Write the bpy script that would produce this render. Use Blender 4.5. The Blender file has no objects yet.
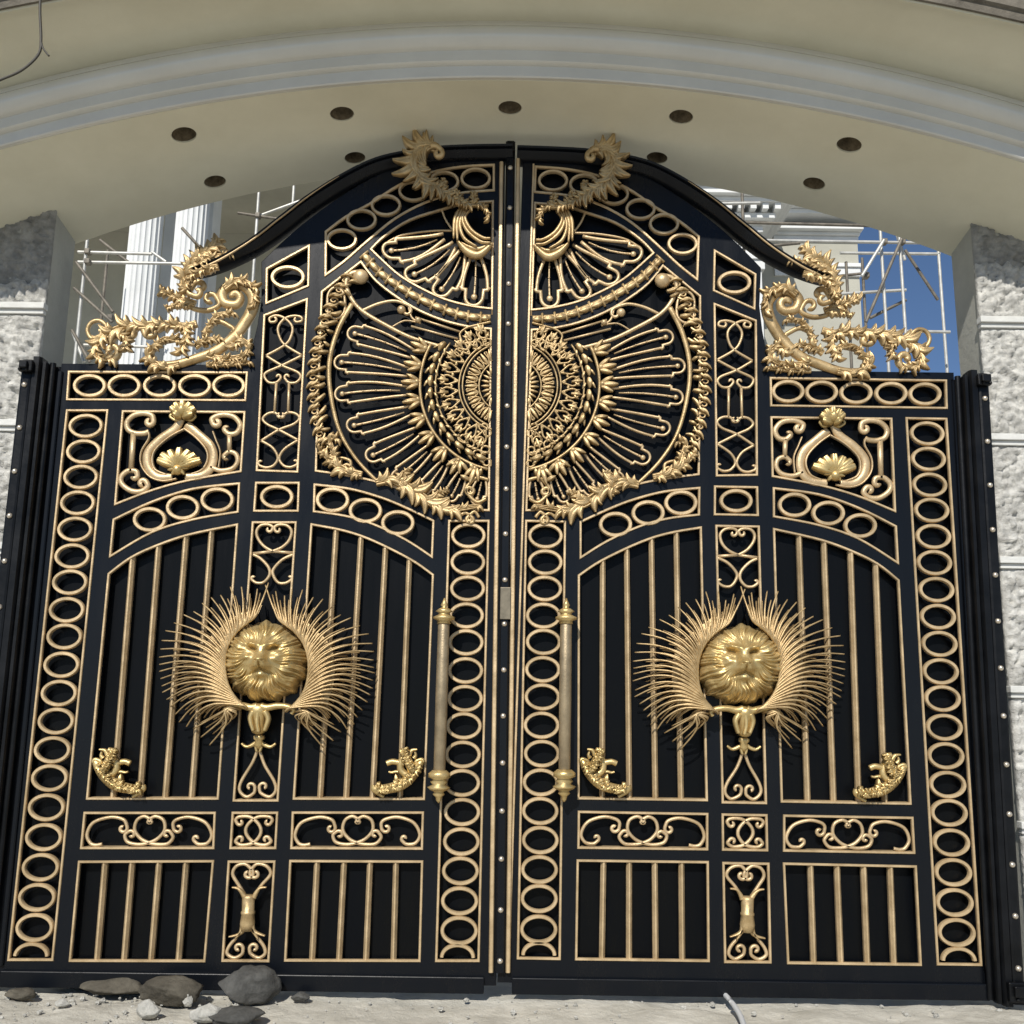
import bpy, bmesh, math, random
from mathutils import Vector, Matrix, Euler, noise
random.seed(7)
PI = math.pi
R_ = math.radians
sc = bpy.context.scene
COL = sc.collection
F = 1024.0
D = 6.0            # metres from the lens to the gate
EYE = 1.5
CROT = Matrix.Rotation(R_(-.08), 3, 'Z') @ Matrix.Rotation(R_(90 + 11.32), 3, 'X') @ Matrix.Rotation(R_(.8), 3, 'Z')

# ---------------------------------------------------------------- measuring
def at(px, py, y):
    """point of the vertical plane at depth y that was measured at (px, py)"""
    d = CROT @ Vector(((px - 512) / F, (512 - py) / F, -1))
    k = (D + y) / d.y
    return Vector((d.x * k, y, EYE + d.z * k))

def ground(px, py, z=0.0):
    d = CROT @ Vector(((px - 512) / F, (512 - py) / F, -1))
    k = (z - EYE) / d.z
    return Vector((d.x * k, -D + d.y * k, z))

# ---------------------------------------------------------------- materials
def new_mat(name):
    m = bpy.data.materials.new(name); m.use_nodes = True
    nt = m.node_tree
    return m, nt, nt.nodes['Principled BSDF']

def mat(name, col, rough=.5, metal=0., spec=.5, var=.0, vscale=6., bump=0., bscale=60., rvar=0., coat=0., col2=None, stretch=None, detail=6.):
    m, nt, b = new_mat(name)
    N, L = nt.nodes.new, nt.links.new
    b.inputs['Base Color'].default_value = (*col, 1)
    b.inputs['Roughness'].default_value = rough
    b.inputs['Metallic'].default_value = metal
    b.inputs['Specular IOR Level'].default_value = spec
    b.inputs['Coat Weight'].default_value = coat
    b.inputs['Coat Roughness'].default_value = .15
    tc = N('ShaderNodeTexCoord'); vec = tc.outputs['Object']
    if stretch:
        mp = N('ShaderNodeMapping'); mp.inputs['Scale'].default_value = stretch
        L(vec, mp.inputs['Vector']); vec = mp.outputs['Vector']
    if var or col2 or rvar:
        n = N('ShaderNodeTexNoise'); n.inputs['Scale'].default_value = vscale; n.inputs['Detail'].default_value = detail
        n.inputs['Roughness'].default_value = .65
        L(vec, n.inputs['Vector'])
        r = N('ShaderNodeValToRGB')
        c2 = col2 or tuple(c * (1 - var) for c in col)
        c1 = col if col2 else tuple(min(1, c * (1 + var)) for c in col)
        r.color_ramp.elements[0].position = .36; r.color_ramp.elements[1].position = .66
        r.color_ramp.elements[0].color = (*c2, 1); r.color_ramp.elements[1].color = (*c1, 1)
        L(n.outputs['Fac'], r.inputs['Fac']); L(r.outputs['Color'], b.inputs['Base Color'])
        if rvar:
            mr = N('ShaderNodeMapRange'); mr.inputs['To Min'].default_value = rough - rvar; mr.inputs['To Max'].default_value = rough + rvar
            mr.inputs['From Min'].default_value = .3; mr.inputs['From Max'].default_value = .7
            L(n.outputs['Fac'], mr.inputs['Value']); L(mr.outputs['Result'], b.inputs['Roughness'])
    if bump:
        n2 = N('ShaderNodeTexNoise'); n2.inputs['Scale'].default_value = bscale; n2.inputs['Detail'].default_value = 8
        n2.inputs['Roughness'].default_value = .7
        L(vec, n2.inputs['Vector'])
        bp = N('ShaderNodeBump'); bp.inputs['Strength'].default_value = bump; bp.inputs['Distance'].default_value = .02
        L(n2.outputs['Fac'], bp.inputs['Height']); L(bp.outputs['Normal'], b.inputs['Normal'])
    return m

M = {}
M['gold'] = mat('gold_paint', (.66, .495, .29), .40, .46, col2=(.47, .34, .185), vscale=7, bump=.16, bscale=80, rvar=.11, detail=12)
M['lion'] = mat('gilded_casting', (.66, .50, .235), .37, .66, col2=(.47, .34, .14), vscale=10, bump=.14, bscale=120, rvar=.08, detail=12)
M['orn'] = mat('gilded_ornament', (.61, .45, .235), .40, .52, col2=(.35, .24, .11), vscale=11, bump=.16, bscale=110, rvar=.10, detail=12)
M['black'] = mat('black_gloss_paint', (.0020, .0032, .0056), .30, 0, .22, col2=(.0050, .0060, .0080), vscale=2.6, bump=.05, bscale=14, rvar=.10, stretch=(2.2, 1, .5), detail=10)
M['sheet'] = mat('black_backing_sheet', (.0010, .0016, .0028), .34, 0, .12, col2=(.0030, .0034, .0038), vscale=3.2, bump=.10, bscale=3, rvar=.10, stretch=(3, 1, .35), detail=10)
M['post'] = mat('black_iron', (.004, .0045, .0055), .38, 0, .22, var=.4, vscale=5, bump=.1, bscale=40, rvar=.1)
M['steel'] = mat('rivet_steel', (.62, .55, .45), .32, .75, var=.15, vscale=40)
M['handle'] = mat('worn_handle_gilding', (.30, .235, .145), .44, .55, var=.25, vscale=10, bump=.15, bscale=90)
M['lock'] = mat('lock_plate', (.20, .17, .12), .42, .5, var=.2, vscale=20)
M['cream'] = mat('cream_plaster_paint', (.69, .67, .54), .50, 0, .4, col2=(.62, .60, .475), vscale=1.6, bump=.09, bscale=9, rvar=.08, detail=12)
M['mould'] = mat('grey_white_moulding_paint', (.57, .56, .51), .22, 0, .5, coat=.8, var=.05, vscale=2.0, bump=.03, bscale=12)
M['hole'] = mat('raw_hole_concrete', (.16, .13, .085), .9, 0, .2, var=.4, vscale=25, bump=.5, bscale=60)
M['stone'] = mat('rough_white_stone', (.50, .49, .455), .85, 0, .25, var=.30, vscale=16, bump=.9, bscale=34)
M['ledge'] = mat('smooth_stone_band', (.58, .58, .55), .7, 0, .3, var=.10, vscale=6, bump=.3, bscale=50)
M['rawc'] = mat('raw_brown_concrete', (.15, .135, .11), .9, 0, .2, var=.35, vscale=5, bump=.6, bscale=25)
M['shade_stone'] = mat('shade_grey_stone', (.30, .295, .275), .9, 0, .2, var=.3, vscale=9, bump=.9, bscale=38)  # darker stone tone that paints the eave's shadow onto the pier tops
M['pierplaster'] = mat('pier_plaster', (.38, .375, .33), .75, 0, .3, var=.10, vscale=3, bump=.25, bscale=30)
M['groundm'] = mat('dusty_concrete', (.60, .575, .50), .95, 0, .2, col2=(.42, .40, .34), vscale=3.0, bump=.8, bscale=22, detail=12)
M['rock'] = mat('shade_dark_rock', (.085, .084, .078), .9, 0, .2, var=.35, vscale=9, bump=.7, bscale=30)  # grey rubble, darkened so its colour carries the shade by the gate
M['rock2'] = mat('shade_brown_rock', (.095, .085, .066), .9, 0, .2, var=.35, vscale=9, bump=.7, bscale=30)  # brown rubble, also darkened with that shade in its colour
M['rock3'] = mat('pale_rock', (.42, .41, .37), .9, 0, .2, var=.25, vscale=9, bump=.7, bscale=30)
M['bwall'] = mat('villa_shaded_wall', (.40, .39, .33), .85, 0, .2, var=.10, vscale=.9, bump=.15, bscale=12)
M['bwhite'] = mat('villa_white_stone', (.66, .67, .66), .75, 0, .3, var=.07, vscale=2.0, bump=.12, bscale=20)
M['scaf'] = mat('galvanised_tube', (.50, .49, .45), .45, .3, var=.18, vscale=8)
M['scafd'] = mat('rusty_tube', (.16, .14, .11), .6, .2, var=.35, vscale=9)
M['wire'] = mat('dark_cable', (.05, .045, .035), .6)
M['hose'] = mat('grey_white_hose', (.55, .56, .56), .5)

# ---------------------------------------------------------------- mesh builder
NRM = Vector((0, -1, 0))
PROF = {
    'flat': [(-1, -1), (-1, .55), (-.62, 1), (.62, 1), (1, .55), (1, -1)],
    'round': [(math.cos(a), math.sin(a)) for a in [PI * 2 * i / 8 + PI / 8 for i in range(8)]],
    'ridge': [(-1, -1), (-1, .1), (-.25, 1), (.25, 1), (1, .1), (1, -1)],
}
BEND = 1       # the right leaf mirrors the left one
class MB:
    def __init__(s): s.v = []; s.f = []
    def ribbon(s, P, hw, hd=None, prof='round', closed=False):
        P = [Vector(p) for p in P]
        Q = [P[0]]
        for p in P[1:]:
            if (p - Q[-1]).length > 1e-4: Q.append(p)
        if closed and (Q[0] - Q[-1]).length < 1e-4: Q.pop()
        P = Q; n = len(P)
        if n < 2: return
        pr = PROF[prof]; k = len(pr); b0 = len(s.v)
        for i, p in enumerate(P):
            if closed: a, c = P[i - 1], P[(i + 1) % n]
            else: a, c = P[max(0, i - 1)], P[min(n - 1, i + 1)]
            t1 = (p - a); t2 = (c - p)
            if t1.length < 1e-7: t1 = t2
            if t2.length < 1e-7: t2 = t1
            t1 = t1.normalized(); t2 = t2.normalized()
            t = t1 + t2
            if t.length < 1e-5: t = t2
            t.normalize()
            m = 1 / max(.5, t.dot(t2))
            b = t.cross(NRM)
            if b.length < 1e-4: b = Vector((1, 0, 0))
            b.normalize(); nn = b.cross(t).normalized()
            if nn.dot(NRM) < 0: nn = -nn
            f = i / (n - 1) if n > 1 else 0
            w = hw(f) if callable(hw) else hw
            d = w if hd is None else (hd(f) if callable(hd) else hd)
            for x, z in pr: s.v.append(p + b * (x * w * m) + nn * (z * d))
        rng = n if closed else n - 1
        for i in range(rng):
            j = (i + 1) % n
            for q in range(k):
                r = (q + 1) % k
                s.f.append((b0 + i * k + q, b0 + i * k + r, b0 + j * k + r, b0 + j * k + q))
        if not closed:
            s.f.append(tuple(b0 + q for q in range(k)))
            s.f.append(tuple(b0 + (n - 1) * k + q for q in reversed(range(k))))
    def leaf(s, A, B, hw, h, bend=0., rows=7, back=.012, groove=.35, tip=.96):
        """one raised leaflet from A to B (world), ridge towards the viewer"""
        A = Vector(A); B = Vector(B); d = B - A
        if d.length < 1e-5: return
        t = d.normalized(); b = t.cross(NRM).normalized(); L = d.length
        b0 = len(s.v); cols = (-1, -.62, -.22, 0, .22, .62, 1)
        for i in range(rows):
            f = i / (rows - 1)
            c = A + d * f + b * (bend * BEND * L * math.sin(PI * f))
            w = hw * (math.sin(PI * (.16 + (tip - .16) * f)) ** .75)
            hh = h * (.30 + .70 * math.sin(PI * min(1, .12 + .8 * f)))
            for u in cols:
                z = hh * (1 - abs(u) ** 2.2) - (hh * groove if abs(u) < .1 else 0)
                s.v.append(c + b * (u * w) + NRM * (z if abs(u) < .99 else -back))
        k = len(cols)
        for i in range(rows - 1):
            for j in range(k - 1):
                s.f.append((b0 + i * k + j, b0 + i * k + j + 1, b0 + (i + 1) * k + j + 1, b0 + (i + 1) * k + j))
        s.f.append(tuple(b0 + i * k for i in range(rows)) + tuple(b0 + i * k + k - 1 for i in reversed(range(rows))))
    def lathe(s, A, B, prof, n=16):
        A = Vector(A); B = Vector(B); d = B - A; t = d.normalized()
        x = t.cross(Vector((0, 1, 0)));  x = x.normalized() if x.length > 1e-4 else Vector((1, 0, 0))
        y = t.cross(x).normalized(); b0 = len(s.v)
        for f, r in prof:
            for i in range(n):
                a = 2 * PI * i / n
                s.v.append(A + d * f + x * (r * math.cos(a)) + y * (r * math.sin(a)))
        for i in range(len(prof) - 1):
            for j in range(n):
                q = (j + 1) % n
                s.f.append((b0 + i * n + j, b0 + i * n + q, b0 + (i + 1) * n + q, b0 + (i + 1) * n + j))
        s.f.append(tuple(b0 + j for j in reversed(range(n))))
        s.f.append(tuple(b0 + (len(prof) - 1) * n + j for j in range(n)))
    def box(s, lo, hi, ch=.0):
        x0, y0, z0 = lo; x1, y1, z1 = hi; b0 = len(s.v)
        for z in (z0, z1):
            for x, y in ((x0, y0), (x1, y0), (x1, y1), (x0, y1)): s.v.append(Vector((x, y, z)))
        for f in ((0, 1, 5, 4), (1, 2, 6, 5), (2, 3, 7, 6), (3, 0, 4, 7), (4, 5, 6, 7), (3, 2, 1, 0)):
            s.f.append(tuple(b0 + i for i in f))
    def dome(s, c, r, h, n=12, m=4, axis=NRM):
        c = Vector(c); x = axis.cross(Vector((0, 0, 1))).normalized(); z = x.cross(axis).normalized(); b0 = len(s.v)
        for i in range(m):
            f = i / m * PI / 2
            for j in range(n):
                a = 2 * PI * j / n
                s.v.append(c + (x * math.cos(a) + z * math.sin(a)) * (r * math.cos(f)) + axis * (h * math.sin(f)))
        top = len(s.v); s.v.append(c + axis * h)
        for i in range(m - 1):
            for j in range(n):
                q = (j + 1) % n
                s.f.append((b0 + i * n + j, b0 + i * n + q, b0 + (i + 1) * n + q, b0 + (i + 1) * n + j))
        for j in range(n): s.f.append((b0 + (m - 1) * n + j, b0 + (m - 1) * n + (j + 1) % n, top))
        s.f.append(tuple(b0 + j for j in reversed(range(n))))
    def build(s, name, m, parent=None, smooth=True, bevel=0.):
        org = parent_org(parent)
        me = bpy.data.meshes.new(name)
        me.from_pydata([tuple(v - org) for v in s.v], [], s.f)
        bm = bmesh.new(); bm.from_mesh(me)
        bmesh.ops.recalc_face_normals(bm, faces=bm.faces)
        if bevel: bmesh.ops.bevel(bm, geom=list(bm.edges), offset=bevel, segments=2, affect='EDGES', profile=.5)
        bm.to_mesh(me); bm.free()
        if smooth: me.shade_smooth()
        if smooth == 'auto': me.set_sharp_from_angle(angle=R_(40))
        me.materials.append(M[m] if isinstance(m, str) else m)
        return link(name, me, parent)

def parent_org(p):
    o = Vector((0, 0, 0))
    while p is not None: o = o + p.location; p = p.parent
    return o
def link(name, data, parent=None):
    o = bpy.data.objects.new(name, data); COL.objects.link(o)
    if parent is not None: o.parent = parent
    return o
def tag(o, label=None, cat=None, group=None, kind=None):
    for k, v in (('label', label), ('category', cat), ('group', group), ('kind', kind)):
        if v: o[k] = v
    return o
def thing(name, loc, label, cat, group=None):
    o = link(name, None); o.location = loc; o.empty_display_size = .2
    return tag(o, label, cat, group)

# ---------------------------------------------------------------- curves in measured units
def cr(pts, n=7):
    """Catmull-Rom through the control points"""
    if len(pts) < 3: return list(pts)
    out = []
    P = [pts[0]] + list(pts) + [pts[-1]]
    for i in range(1, len(P) - 2):
        p0, p1, p2, p3 = P[i - 1:i + 3]
        for k in range(n):
            t = k / n
            out.append(tuple(.5 * (2 * b + (c - a) * t + (2 * a - 5 * b + 4 * c - d) * t * t + (3 * b - a - 3 * c + d) * t ** 3)
                             for a, b, c, d in zip(p0, p1, p2, p3)))
    out.append(tuple(pts[-1])); return out
def curl_from(p, heading, r0, turn, sgn, r1=.25, n=16):
    """spiral that leaves p along heading (degrees, y up) and tightens from radius r0 to r0*r1"""
    x, y = p; h = R_(heading); out = []; st = R_(turn) / n
    for i in range(n):
        r = r0 * (1 + (r1 - 1) * i / n)
        h += sgn * st / 2
        x += math.cos(h) * r * st; y -= math.sin(h) * r * st
        h += sgn * st / 2
        out.append((x, y))
    return out
def stroke(pts, c1=None, c0=None, n=7):
    """smooth stroke; c1 / c0 = (radius, turn, sign) spiral added at the end / the start"""
    P = cr(pts, n)
    if c1:
        a, b = P[-2], P[-1]; h = math.degrees(math.atan2(-(b[1] - a[1]), b[0] - a[0]))
        P = P + curl_from(b, h, *c1)
    if c0:
        a, b = P[1], P[0]; h = math.degrees(math.atan2(-(b[1] - a[1]), b[0] - a[0]))
        P = list(reversed(curl_from(b, h, *c0))) + P
    return P
def zz(ox, oy, s): return lambda L: [(ox + x * s, oy + y * s) for x, y in L]

# ---------------------------------------------------------------- camera, light, sky
cam = bpy.data.cameras.new('camera'); co = link('camera', cam)
cam.sensor_width = 36; cam.lens = 36 * F / 1024; cam.clip_end = 3000; cam.clip_start = .05
co.location = (0, -D, EYE); co.rotation_euler = CROT.to_euler()
sc.camera = co
SUN_EL, SUN_AZ = 39.6, 15.0       # azimuth: to the left of the viewer's back
to_sun = Vector((-math.sin(R_(SUN_AZ)) * math.cos(R_(SUN_EL)), -math.cos(R_(SUN_AZ)) * math.cos(R_(SUN_EL)), math.sin(R_(SUN_EL))))
sl = bpy.data.lights.new('sun', 'SUN'); so = link('sun', sl)
sl.energy = 4.0; sl.angle = R_(.53); sl.color = (1, .955, .88)
so.rotation_euler = to_sun.to_track_quat('Z', 'Y').to_euler(); so.location = (-6, -12, 12)
w = bpy.data.worlds.new('World'); sc.world = w; w.use_nodes = True
nt = w.node_tree; bg = nt.nodes['Background']
sky = nt.nodes.new('ShaderNodeTexSky'); sky.sky_type = 'NISHITA'; sky.sun_disc = False
sky.sun_elevation = R_(SUN_EL); sky.sun_rotation = R_(180 + SUN_AZ); sky.altitude = 800; sky.air_density = .85; sky.dust_density = .1; sky.ozone_density = 4.5
nt.links.new(sky.outputs['Color'], bg.inputs['Color']); bg.inputs['Strength'].default_value = .075
sc.view_settings.view_transform = 'Standard'; sc.view_settings.look = 'None'
sc.view_settings.exposure = .28; sc.view_settings.gamma = 1; sc.view_settings.use_curve_mapping = False
sc.cycles.max_bounces = 10; sc.cycles.diffuse_bounces = 5

# ---------------------------------------------------------------- ground
def build_ground():
    mb = MB(); xs = []; x = -8.0
    near = [(-6 + i * .1) for i in range(28)] + [(-3.2 + i * .025) for i in range(257)] + [(3.3 + i * .1) for i in range(28)]
    xs = [-400, -120, -40, -15] + near + [15, 40, 120, 400]
    ys = [-400, -120, -40, -15] + [(-6 + i * .1) for i in range(0, 50)] + [(-1 + i * .02) for i in range(66)] + [3, 8, 20, 60, 200, 900]
    for y in ys:
        for x in xs:
            z = 0
            if abs(x) < 7 and -7 < y < 2:
                p = Vector((x, y, 0))
                z = .018 * noise.noise(p * 1.3) + .012 * noise.noise(p * 5) + .006 * noise.noise(p * 13) + .004 * max(0, noise.noise(p * 19)) + .003 * noise.noise(p * 30)
                if y < -.15: z += .035 * max(0, noise.noise(p * 2.1 + Vector((9, 3, 0)))) 
                z -= .02
            mb.v.append(Vector((x, y, z)))
    n = len(xs)
    for j in range(len(ys) - 1):
        for i in range(n - 1):
            mb.f.append((j * n + i, j * n + i + 1, (j + 1) * n + i + 1, (j + 1) * n + i))
    tag(mb.build('ground', 'groundm'), kind='structure')
build_ground()

# ---------------------------------------------------------------- the gate leaves
MAP = ((-.9885940, .0115737, -.0488375), (-.0099917, .9947435, .0082545))
def W_left(px, py, y=0.):
    p = at(px, py, y); return p
def W_right(px, py, y=0.):
    p = at(px, py, 0); u, v = p.x, p.z - EYE
    k = (D + y) / D
    return Vector(((MAP[0][0] * u + MAP[0][1] * v + MAP[0][2]) * k, y, (MAP[1][0] * u + MAP[1][1] * v + MAP[1][2]) * k + EYE))
PX = .00572        # metres per picture unit in the middle of the gate

def arc_ring(cx, cy, r, a0, a1, n=24, ky=1.):
    return [(cx - r * math.cos(R_(a0 + (a1 - a0) * i / n)), cy - ky * r * math.sin(R_(a0 + (a1 - a0) * i / n))) for i in range(n + 1)]

# borders (left leaf), measured
OUTR = 0
A_ = dict(
 outer_col=[(67.4, 410.6), (107.8, 410.6), (52.8, 959.7), (8.9, 959.7)],
 inner_col=[(449.2, 521), (488.6, 521), (478.6, 960.7), (436.3, 960.7)],
 top_bar=[(69.4, 372), (247.2, 372.8), (245.5, 400.5), (67.5, 399.7)],
 crest=[(325.7, 275.3), (326, 232)] + cr([(326, 232), (346, 217), (370, 204), (400, 185), (430, 173), (462, 167), (493.8, 165.2)], 4)[1:] + [(493.8, 190.5)] + cr([(493.8, 190.5), (456, 194), (425, 203), (395, 219), (369, 240), (345, 261), (325.7, 275.3)], 4)[1:-1],
 trap=[(267, 269), (309.2, 246), (308.4, 286), (266.6, 303.5)],
 tall=[(264.6, 315.5), (307.2, 299.5), (297.6, 472), (257, 470.5)],
 onion=[(123.2, 411.5), (244.8, 412.3), (241, 471.5)] + cr([(241, 471.5), (207, 477), (178, 483), (149, 491.5), (115.5, 504.4)], 4)[1:],
 arc_out=[(114, 519.7)] + cr([(114, 519.7), (152, 502), (193, 489), (239.4, 483.6)], 5)[1:] + [(238, 512)] + cr([(238, 512), (193, 519.7), (152, 532.5), (110.4, 556.5)], 5)[1:],
 arc_in=[(314.7, 484.7)] + cr([(314.7, 484.7), (350, 489), (381, 497.6), (406.6, 508), (433.5, 521)], 5)[1:] + [(432, 557)] + cr([(432, 557), (406, 540), (373.7, 524.5), (345, 516), (314, 511.6)], 5)[1:],
 square=[(256.3, 483), (299, 483), (298, 511), (254.4, 511)],
 bars_out=[(109, 574)] + cr([(109, 574), (129, 559), (152, 547.6), (188, 535), (237.4, 524.7)], 5)[1:] + [(218, 798.6), (87.5, 798.6)],
 bars_in=[(311.6, 524.5)] + cr([(311.6, 524.5), (345, 531), (373.7, 541), (411, 559.7), (433, 575)], 5)[1:] + [(424, 799), (294, 798.6)],
 upper=[(253, 522.5), (296, 522.5), (277.8, 800.5), (234, 800.5)],
 hs_out=[(85, 812.9), (215, 812.9), (213.6, 848), (81.6, 848)],
 hs_in=[(293, 812.6), (423, 812.6), (422, 848.6), (291.6, 848)],
 hs_sq=[(233, 812.8), (277.4, 812.8), (275.5, 848), (230.8, 848)],
 low_out=[(79.5, 861.8), (213.2, 861.2), (204.7, 961), (70.3, 960.6)],
 low_in=[(290.5, 861), (422.2, 861.6), (419.6, 960.7), (285.4, 960.3)],
 chalice=[(229, 861.6), (274.6, 861.6), (268.6, 961), (222.8, 960.6)],
 fan=cr([(371, 249.5), (385, 236), (410, 220), (441.7, 209.7), (462, 204), (493, 201.5)], 4) + [(492, 309)] + cr([(492, 309), (470, 306), (445, 299.5), (420, 288), (400, 276), (385, 263), (371, 249.5)], 4)[1:-1],
 mandala=[(322, 292), (361, 262)] + cr([(361, 262), (376, 281), (398, 298), (420, 311), (445, 321), (470, 327), (491, 329)], 4)[1:] + [(488.8, 510.5)] + cr([(488.8, 510.5), (470, 509), (441, 503), (412, 493), (381, 483), (350, 476), (316, 471)], 4)[1:] + [(318, 400)],
)
OUT = [(-3, 985), (62, 364), (249, 365.5), (252, 350), (258, 325), (262, 300), (262, 262)] + cr([(262, 262), (285, 240), (310, 219), (345, 194), (380, 174), (410, 163), (440, 157.5), (475, 155), (497, 154.5)], 3)[1:] + [(488, 985)]

def outline(side):
    o = list(OUT); d = 7.5 if side == 0 else 9.5
    o[-1] = (o[-1][0] + d, o[-1][1]); o[-2] = (o[-2][0] + d, o[-2][1]); return o

def build_leaf(side):
    global BEND
    BEND = 1 if side == 0 else -1
    OUT = outline(side)
    Wf = W_left if side == 0 else W_right
    W = lambda p, y=0.: Wf(p[0], p[1], y)
    nm = 'left' if side == 0 else 'right'
    base = Wf(-3, 985); base = Vector((base.x, 0, 0))
    root = thing('gate_leaf', base,
        ['left gate leaf, black and gold, carrying the riveted strip with the lock plate',
         'black and gold gate leaf on the right, hung on the post beside the sunlit pier'][side], 'gate', 'leaves of the double gate')
    P3 = lambda pts, y=0.: [W(p, y) for p in pts]

    # --- pierced frame plate: outline with the panels cut out
    cu = bpy.data.curves.new('frame', 'CURVE'); cu.dimensions = '2D'; cu.fill_mode = 'BOTH'
    cu.extrude = .023; cu.bevel_depth = .004; cu.bevel_resolution = 1
    def spl(pts, grow=0):
        s_ = cu.splines.new('POLY'); pts = P3(pts); s_.points.add(len(pts) - 1); s_.use_cyclic_u = True
        for q, p in zip(s_.points, pts): q.co = (p.x - base.x, p.z, 0, 1)
    spl(OUT)
    for k in A_: spl(A_[k])
    tmp = link('frame_curve', cu)
    dg = bpy.context.evaluated_depsgraph_get()
    me = bpy.data.meshes.new_from_object(tmp.evaluated_get(dg))
    bpy.data.objects.remove(tmp)
    for v in me.vertices: v.co = (v.co.x, -v.co.z + .027, v.co.y)
    bm = bmesh.new(); bm.from_mesh(me); bmesh.ops.recalc_face_normals(bm, faces=bm.faces); bm.to_mesh(me); bm.free()
    me.materials.clear(); me.materials.append(M['black'])
    me.name = 'frame'
    link('frame', me, root)
    # --- backing sheet behind the openings
    mb = MB(); o = P3(OUT)
    for yy in (.058, .064):
        for p in o: mb.v.append(Vector((p.x, yy, p.z)))
    n = len(o); mb.f = [tuple(range(n)), tuple(range(n, 2 * n))] + [(i, (i + 1) % n, n + (i + 1) % n, n + i) for i in range(n)]
    mb.build('backing_sheet', 'sheet', root, smooth=False)

    BW = .0070
    def panel(name, key, bw=BW):
        mb = MB(); mb.ribbon(P3(A_[key], .002), bw, .010, 'flat', closed=True)
        if key[:4] in ('bars', 'low_', 'hs_o', 'hs_i', 'uppe', 'chal', 'hs_s'):
            q = A_[key]; mb.ribbon(P3([(q[-1][0] + 2, q[-1][1] - 1.2), (q[-2][0] - 2, q[-2][1] - 1.2)], .034), .004, .021, 'flat')
        return mb.build(name, 'gold', root, smooth=False)
    def ring(par, cx, cy, rx, ry, wpx=2.5, half=False, tilt=0.):
        pts = []
        n = 36
        for i in range(n + (1 if half else 0)):
            a = (PI * i / n) if half else (2 * PI * i / n)
            pts.append((cx + (rx - wpx) * math.cos(a), cy - (ry - wpx) * math.sin(a)))
        mb = MB(); mb.ribbon(P3(pts, .006), wpx * PX * .80, .013, 'flat', closed=not half)
        mb.build('ring', 'gold', par, smooth='auto')
    def wring(par, c, rx, rz, hw, half=False):
        n = 36; pts = []
        for i in range(n + (1 if half else 0)):
            a = (PI * i / n) if half else (2 * PI * i / n)
            pts.append(Vector((c.x + (rx - hw) * math.cos(a), .006, c.z + (rz - hw) * math.sin(a))))
        mb = MB(); mb.ribbon(pts, hw, .013, 'flat', closed=not half)
        mb.build('ring', 'gold', par, smooth='auto')
    def col(key, n, first, last, rx, rz, half):
        par = panel('ring_panel', key)
        a = W(first); b = W(last)
        for i in range(n):
            f = i / (n - 1); wring(par, a.lerp(b, f) + Vector((random.uniform(-.003, .003), 0, random.uniform(-.003, .003))), rx * 1.04, rz * 1.04, .0106)
        c = W(half); wring(par, c, rx * .97, rz * .98, .0106, True)
    col('outer_col', 19, (86, 425.6), (34.3, 927.6), .1010, .0735, (31, 956))
    col('inner_col', 15, (468.6, 535.6), (458.8, 931.3), .1000, .0745, (457.5, 957.5))
    p = panel('ring_panel', 'top_bar')
    for x in (91, 125.5, 161, 196, 230): ring(p, x - 1, 386, 17.4, 12.4)
    p = panel('ring_panel', 'crest', .008)
    for x, y in ((342, 239.7), (361.6, 220), (386, 205.5), (413.6, 191), (444, 182), (475.7, 178.8)): ring(p, x, y, 16, 11.6, 2.1)
    p = panel('ring_panel', 'trap'); ring(p, 288, 277.5, 18, 12.5)
    p = panel('ring_panel', 'arc_out')
    for x, y in ((150, 519.7), (183, 507.7), (217.5, 500)): ring(p, x, y, 17.5, 13.2)
    p = panel('ring_panel', 'arc_in')
    for x, y in ((332.7, 500), (365.5, 510.8), (398, 523)): ring(p, x, y, 17.5, 13.4)
    p = panel('ring_panel', 'square'); ring(p, 277, 497, 17.5, 12.6)

    # --- panels of upright bars
    def bars(key, L):
        par = panel('bar_panel', key)
        for (a, b) in L:
            mb = MB(); mb.ribbon([W(a, .018), W(b, .018)], .0160, .020, 'ridge'); mb.build('bar', 'gold', par, smooth=False)
    bars('bars_out', [((132.5, 556.5), (113, 798)), ((158.5, 545.5), (139.5, 798)), ((186, 535.5), (165, 798)), ((211.5, 530.5), (191.5, 798))])
    bars('bars_in', [((336, 530), (320, 798)), ((361, 537), (346, 798)), ((385.5, 547.5), (372.5, 798)), ((409.4, 559), (400, 798))])
    bars('low_out', [((105, 862), (97, 960)), ((132, 862), (124, 960)), ((159, 862), (151, 960)), ((186, 862), (178.5, 960))])
    bars('low_in', [((317, 862), (312, 960)), ((344, 862), (339, 960)), ((370, 862), (366, 960)), ((396, 862), (393.5, 960))])

    # --- scroll panels
    def scrolls(par, S, hw=.010, hd=.011, y=.004, name='scroll', m='gold'):
        for s_ in S:
            h = hw
            if isinstance(s_, tuple): s_, h = s_
            mb = MB(); mb.ribbon(P3(s_, y), h, hd, 'round'); mb.build(name, m, par)
    z = zz(70, 800, 220 / 1024)
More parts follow.
